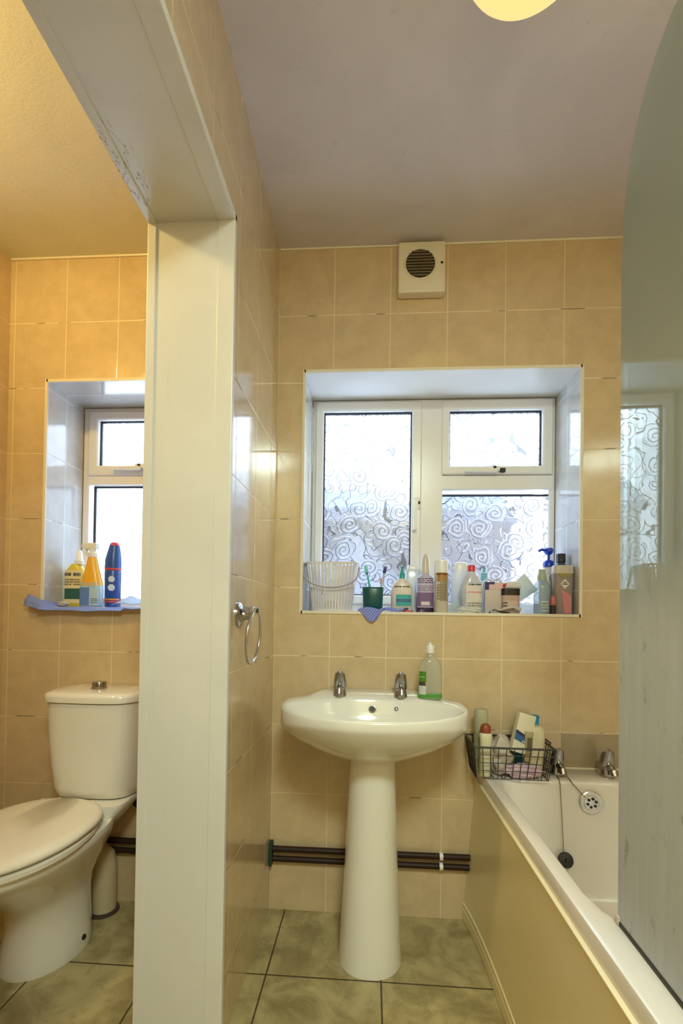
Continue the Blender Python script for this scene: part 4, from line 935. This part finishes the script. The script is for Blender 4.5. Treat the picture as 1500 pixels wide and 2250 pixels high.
bm = newbm(); bmesh.ops.create_uvsphere(bm, u_segments=16, v_segments=10, radius=0.006); move(bm, (1.004, -0.093, 0.560)); link('bead', bm, M_chrome, pg)

# ------------------------------------------------------------------ shower screen
scn = thing('shower_screen', 'frameless shower screen with rounded corner, clouded with limescale, on the bath edge', 'shower screen', (0.790, -0.838, 0), rot=(0, 0, -0.025))
XG = 0.0
prof = [(-0.838, 0.5515), (-0.836, 1.16), (-0.834, 1.62), (-0.835, 1.70), (-0.838, 1.755), (-0.848, 1.825), (-0.862, 1.868), (-0.880, 1.902), (-0.905, 1.932), (-0.935, 1.953), (-0.97, 1.966), (-1.02, 1.972), (-1.55, 1.972), (-1.55, 0.5515)]
bm = newbm(); prism(bm, [(y + 0.838, z) for y, z in prof], 'x', XG - 0.003, XG + 0.003); link('glass_panel', bm, M_screen, scn, smooth=False)
bm = newbm(); box(bm, XG - 0.005, XG + 0.005, -0.712, -0.004, ZR + 0.0005, 0.553, bev=0.0015); link('bottom_seal', bm, col('seal_grime', 42, 42, 34, 0.6), scn)
bm = newbm(); box(bm, XG - 0.007, XG + 0.007, -0.008, 0.002, ZR + 0.0005, 0.560, bev=0.002); link('end_cap', bm, col('seal_end', 190, 180, 160, 0.5), scn)
bm = newbm(); box(bm, XG - 0.012, XG + 0.012, -0.742, -0.707, ZR + 0.001, 1.98, bev=0.003); link('wall_post', bm, M_chrome, scn)

# ------------------------------------------------------------------ wire basket on the bath corner and what it holds
ZB = ZR + 0.001
wbk = thing('wire_basket', 'black wire basket of toiletries on the back corner of the bath', 'basket', (0.818, -0.085, ZB), rot=(0, 0, -0.02))
bx0, bx1, by0, by1, hb = -0.113, 0.113, -0.056, 0.056, 0.109
def brect(k, z): return [(bx0 * k[0], by0 * k[1], z), (bx1 * k[0], by0 * k[1], z), (bx1 * k[0], by1 * k[1], z), (bx0 * k[0], by1 * k[1], z)]
kk = lambda z: (1 + 0.11 * z / hb, 1 + 0.48 * z / hb)
bm = newbm(); r = brect(kk(hb), hb); pts = []
for a, b in zip(r, r[1:] + r[:1]): pts += [tuple(Vector(a).lerp(Vector(b), i / 6)) for i in range(6)]
tube(bm, pts, 0.0034, 8, closed=True); link('rim', bm, M_wire, wbk)
for z in (0.003, 0.030, 0.057, 0.084):
    bm = newbm(); r = brect(kk(z), z); pts = []
    for a, b in zip(r, r[1:] + r[:1]): pts += [tuple(Vector(a).lerp(Vector(b), i / 4)) for i in range(4)]
    tube(bm, pts, 0.0014, 6, closed=True); link('wire', bm, M_wire, wbk)
for side in range(4):
    n = 10 if side % 2 == 0 else 8
    for i in range(n + (1 if side in (0, 2) else -1)):
        f = i / n if side in (0, 2) else (i + 1) / n
        a = brect(kk(0.003), 0.003); b = brect(kk(hb), hb)
        p0 = Vector(a[side]).lerp(Vector(a[(side + 1) % 4]), f); p1 = Vector(b[side]).lerp(Vector(b[(side + 1) % 4]), f)
        bm = newbm(); tube(bm, [p0, p1], 0.0014, 6); link('wire', bm, M_wire, wbk)
bm = newbm()
for i in range(1, 8): tube(bm, [(bx0 + (bx1 - bx0) * i / 8, by0, 0.0028), (bx0 + (bx1 - bx0) * i / 8, by1, 0.0028)], 0.0013, 6)
o = link('base_grid', bm, M_wire, wbk)
for sx in (-1, 1):
    bm = newbm(); pts = [(sx * 0.1255, -0.03, hb), (sx * 0.129, -0.028, hb + 0.008), (sx * 0.129, 0.028, hb + 0.008), (sx * 0.1255, 0.03, hb)]; tube(bm, pts, 0.003, 8); link('handle', bm, M_wire, wbk)
G0 = Vector((0.818, -0.085, ZB + 0.005))
def at(x, y, z=0): return (G0.x + x, G0.y + y, G0.z + z)
dd = thing('deodorant', 'white roll-on bottle with brown red cap at the left front of the wire basket', 'bottle', at(-0.082, -0.036))
stack(dd, 'body', col('dd_white', 216, 212, 184), [(0, 0.017, 0.014, 2.4), (0.003, 0.019, 0.016, 2.4), (0.118, 0.019, 0.016, 2.4), (0.136, 0.0205, 0.016, 2.4), (0.142, 0.016, 0.013, 2)])
stack(dd, 'cap', col('dd_cap', 140, 62, 36, 0.4), [(0.141, 0.0165, 0.0145, 2), (0.160, 0.0165, 0.0145, 2), (0.168, 0.012, 0.010, 2), (0.171, 0.006, 0.005, 2)])
cl = thing('clear_bottle', 'tall grey translucent bottle at the left back of the wire basket', 'bottle', at(-0.086, 0.012))
stack(cl, 'body', clearish('cl_clear', srgb(186, 184, 150), 0.55), [(0, 0.022, 0.020, 2.6), (0.125, 0.024, 0.021, 2.6), (0.130, 0.022, 0.020, 2.6)])
stack(cl, 'cap', clearish('cl_cap', srgb(196, 196, 172), 0.6), [(0.130, 0.0235, 0.0205, 2.6), (0.206, 0.0225, 0.020, 2.6), (0.209, 0.020, 0.018, 2.6)])
pb = crumple('cotton_bag', 'clear bag of cotton pads in the middle of the wire basket', 'bag', plain('bag_film', srgb(196, 186, 176), 0.35, var=0.12, scale=60), at(-0.026, -0.006, 0.0), 0.036, 0.036, 0.138, 11)
crumple('flannel', 'pale lilac flannel folded along the bottom front of the wire basket', 'flannel', plain('lilac_cloth', srgb(206, 178, 200), 0.9, var=0.08, scale=90, bumpd=0.002), at(0.036, -0.043, 0.0), 0.056, 0.012, 0.05, 23)
ct = thing('carton', 'tilted white carton with blue stripe in the wire basket', 'carton', at(0.022, -0.036, 0.080), rot=(-0.12, 0.26, 0.0))
bm = newbm(); box(bm, -0.027, 0.027, -0.016, 0.016, 0.0, 0.128, bev=0.002); link('box', bm, col('ct_white', 216, 210, 190), ct)
bm = newbm(); tri(bm, [(-0.0265, 0.072), (-0.0265, 0.040), (0.0265, 0.028), (0.0265, 0.052)], -0.0168); link('label', bm, col('ct_blue', 48, 92, 146), ct, smooth=False)
bm = newbm(); tri(bm, [(-0.0265, 0.072), (-0.0265, 0.062), (0.012, 0.0485), (0.022, 0.0545)], -0.0172); link('label', bm, col('ct_navy', 40, 44, 80), ct, smooth=False)
bm = newbm()
for i in range(5): tri(bm, [(0.000 + i * 0.005, 0.036 - i * .001), (0.003 + i * 0.005, 0.036 - i * .001), (0.003 + i * 0.005, 0.042 - i * .001), (0.000 + i * 0.005, 0.042 - i * .001)], -0.0173)
tri(bm, [(-0.013, 0.092), (-0.010, 0.092), (-0.010, 0.095), (-0.013, 0.095)], -0.0170); link('print', bm, col('ct_ink', 205, 214, 226), ct, smooth=False)
bb = thing('carton', 'bright blue carton behind the white one in the wire basket', 'carton', at(0.072, 0.036, 0.0), rot=(0, 0.03, 0))
bm = newbm(); box(bm, -0.034, 0.034, -0.012, 0.012, 0.0, 0.186, bev=0.002); link('box', bm, col('bb_blue', 30, 140, 190), bb)
bm = newbm(); box(bm, -0.0345, 0.0345, -0.0128, 0.0128, 0.183, 0.189, bev=0.001); link('lid', bm, col('bb_dark', 26, 120, 172), bb)
cr = thing('cream_tub', 'large ivory bottle standing at the right end of the wire basket', 'bottle', at(0.078, -0.006, 0.0), rot=(0, 0.05, 0))
stack(cr, 'body', col('cr_ivory', 214, 206, 178), [(0, 0.026, 0.024, 3), (0.004, 0.028, 0.026, 3), (0.125, 0.032, 0.028, 3), (0.152, 0.030, 0.026, 2.6), (0.162, 0.022, 0.020, 2.2)])
stack(cr, 'neck', col('cr_neck', 200, 190, 160), [(0.158, 0.016, 0.016, 2, -0.012, 0), (0.166, 0.015, 0.015, 2, -0.012, 0)])
gt = thing('cream_tube', 'grey lettered tube between the white carton and the ivory bottle', 'tube', at(0.050, -0.047, 0.055), rot=(0.0, 0.05, 0))
bm = newbm(); loft(bm, [ring(0, 0, z, a, b, 2.2, 24) for z, a, b in ((0.0, 0.011, 0.009), (0.02, 0.012, 0.009), (0.07, 0.013, 0.006), (0.095, 0.014, 0.0015))]); link('body', bm, col('gt_grey', 168, 156, 122), gt)
lab(gt, 'label', col('gt_dark', 92, 88, 70), 0.0125, 0.0075, 2.2, 0.035, 0.078, -0.5, 0.6, 0.0015)

# ------------------------------------------------------------------ toilet
TX = -0.590
wc = thing('toilet', 'white close coupled toilet with closed seat', 'toilet', (TX, 0, 0))
def egg(cx, a, yf, yb, z, nb=2.6, N=56):
    """egg outline: widest a at the middle, front tip yf (-), back yb"""
    ym = yb + (yf - yb) * 0.45; out = []
    for i in range(N):
        t = 2 * PI * i / N; c, s = math.cos(t), math.sin(t)
        n = nb if s > 0 else 2.0
        out.append((cx + a * math.copysign(abs(c) ** (2 / n), c), ym + ((yb - ym) * abs(s) ** (2 / n) if s > 0 else (yf - ym) * abs(s)), z))
    return out
ex = -0.050    # the bowl sits a touch left of the cistern's middle
P = [(0.122, -0.395, -0.112, 0.0), (0.124, -0.397, -0.112, 0.012), (0.118, -0.392, -0.112, 0.06), (0.108, -0.390, -0.112, 0.13), (0.106, -0.400, -0.112, 0.18), (0.112, -0.430, -0.112, 0.225), (0.136, -0.500, -0.112, 0.28), (0.160, -0.575, -0.09, 0.335), (0.174, -0.625, -0.095, 0.370), (0.178, -0.640, -0.10, 0.386), (0.175, -0.635, -0.10, 0.397)]
bm = newbm(); loft(bm, [egg(ex - 0.022 * max(0, 1 - z / 0.36), a, yf, yb, z, 1.7 + 0.9 * min(1, max(0, (z - 0.2) / 0.15))) for a, yf, yb, z in P]); link('pan', bm, M_ceramic, wc, sharp=60)
bm = newbm(); loft(bm, [ring(cx, -0.142, z, rx, 0.083, 5, 40) for z, rx, cx in ((0.320, 0.075, -0.02), (0.37, 0.095, 0.0), (0.41, 0.118, 0.010), (0.434, 0.124, 0.014), (0.439, 0.122, 0.014))]); link('pan_shelf', bm, M_ceramic, wc, sharp=60)
bm = newbm(); loft(bm, [egg(ex, a, yf, -0.205, z, 2.4) for a, yf, z in ((0.174, -0.642, 0.402), (0.182, -0.650, 0.406), (0.182, -0.650, 0.417), (0.176, -0.645, 0.420))]); link('seat', bm, M_seat, wc, sharp=60)
bm = newbm(); loft(bm, [egg(ex, a, yf, -0.185, z, 2.6) for a, yf, z in ((0.174, -0.642, 0.4245), (0.183, -0.652, 0.429), (0.184, -0.654, 0.436), (0.178, -0.646, 0.444), (0.150, -0.600, 0.448), (0.08, -0.48, 0.449))]); link('lid', bm, M_seat, wc, sharp=60)
for sx in (-0.07, 0.07):
    bm = newbm(); tube(bm, [(ex + sx - 0.02, -0.196, 0.436), (ex + sx + 0.02, -0.196, 0.436)], 0.011, 14); link('hinge', bm, M_seat, wc)
# cistern: bowed front, tapering to the bottom
def cis(hw, yf, z, bow=0.012, r=0.03, N=44):
    out = []
    for x, y, z_ in ring(0, (yf - 0.012) / 2, z, hw, (-0.012 - yf) / 2, 6, N):
        t = max(0.0, min(1.0, (-0.04 - y) / (-0.04 - yf))); x *= 1 - 0.24 * t * t
        if y < (yf - 0.012) / 2: y -= bow * (1 - (x / hw) ** 2)
        out.append((x, y, z_))
    return out
bm = newbm(); loft(bm, [cis(h, y, z) for h, y, z in ((0.140, -0.155, 0.440), (0.148, -0.168, 0.446), (0.155, -0.180, 0.475), (0.164, -0.189, 0.56), (0.171, -0.195, 0.64), (0.174, -0.198, 0.72), (0.176, -0.199, 0.766))]); ci = link('cistern', bm, M_ceramic, wc, sharp=60)
bm = newbm(); loft(bm, [cis(h, y, z) for h, y, z in ((0.176, -0.198, 0.7665), (0.184, -0.206, 0.770), (0.185, -0.207, 0.786), (0.181, -0.203, 0.796), (0.165, -0.185, 0.801), (0.10, -0.12, 0.803))]); ld = link('cistern_lid', bm, M_ceramic, wc, sharp=60)
bm = newbm(); turned(bm, [(0.026, 0.801), (0.026, 0.806), (0.023, 0.809), (0.023, 0.824), (0.021, 0.827)], cx=-0.006, cy=-0.105, N=28); link('flush_button', bm, M_dullchrome, wc)
for sx in (-1, 1):
    bm = newbm(); turned(bm, [(0.008, 0.0), (0.008, 0.004), (0.004, 0.007)], N=14); move(bm, (ex - 0.020 + sx * 0.1195, -0.255, 0.042), (0, sx * PI / 2, 0)); link('fixing_hole', bm, M_black, wc)
# waste pipe behind the pan, with its floor collar
wp = thing('waste_pipe', 'white waste pipe bending to the floor behind the toilet pan', 'pipe', (0, 0, 0))
bm = newbm(); tube(bm, [(-0.630, -0.062, 0.205), (-0.612, -0.062, 0.204), (-0.596, -0.062, 0.190), (-0.590, -0.062, 0.165), (-0.588, -0.062, 0.120), (-0.588, -0.062, 0.002)], 0.04, 24, rad=[0.037, 0.040, 0.042, 0.042, 0.041, 0.041]); link('bend', bm, col('waste_white', 196, 182, 150, 0.4), wp)
bm = newbm(); tube(bm, [(-0.640, -0.062, 0.205), (-0.628, -0.062, 0.205)], 0.042, 24); link('rubber_collar', bm, M_black, wp)
bm = newbm(); turned(bm, [(0.052, 0.0), (0.050, 0.006), (0.0415, 0.010)], cx=-0.588, cy=-0.062, N=28); link('floor_collar', bm, col('collar_dark', 70, 52, 36, 0.8), wp)
sv = thing('supply_pipe', 'dark bent supply pipe under the right end of the cistern', 'pipe', (0, 0, 0))
bm = newbm(); tube(bm, [(-0.500, -0.030, 0.430), (-0.500, -0.030, 0.385), (-0.494, -0.030, 0.370), (-0.478, -0.030, 0.362), (-0.440, -0.030, 0.360), (-0.280, -0.030, 0.358)], 0.009, 14); link('pipe', bm, M_pipe, sv)
bm = newbm(); turned(bm, [(0.014, 0.412), (0.014, 0.435)], cx=-0.500, cy=-0.030, N=8); link('nut', bm, M_pipe, sv)
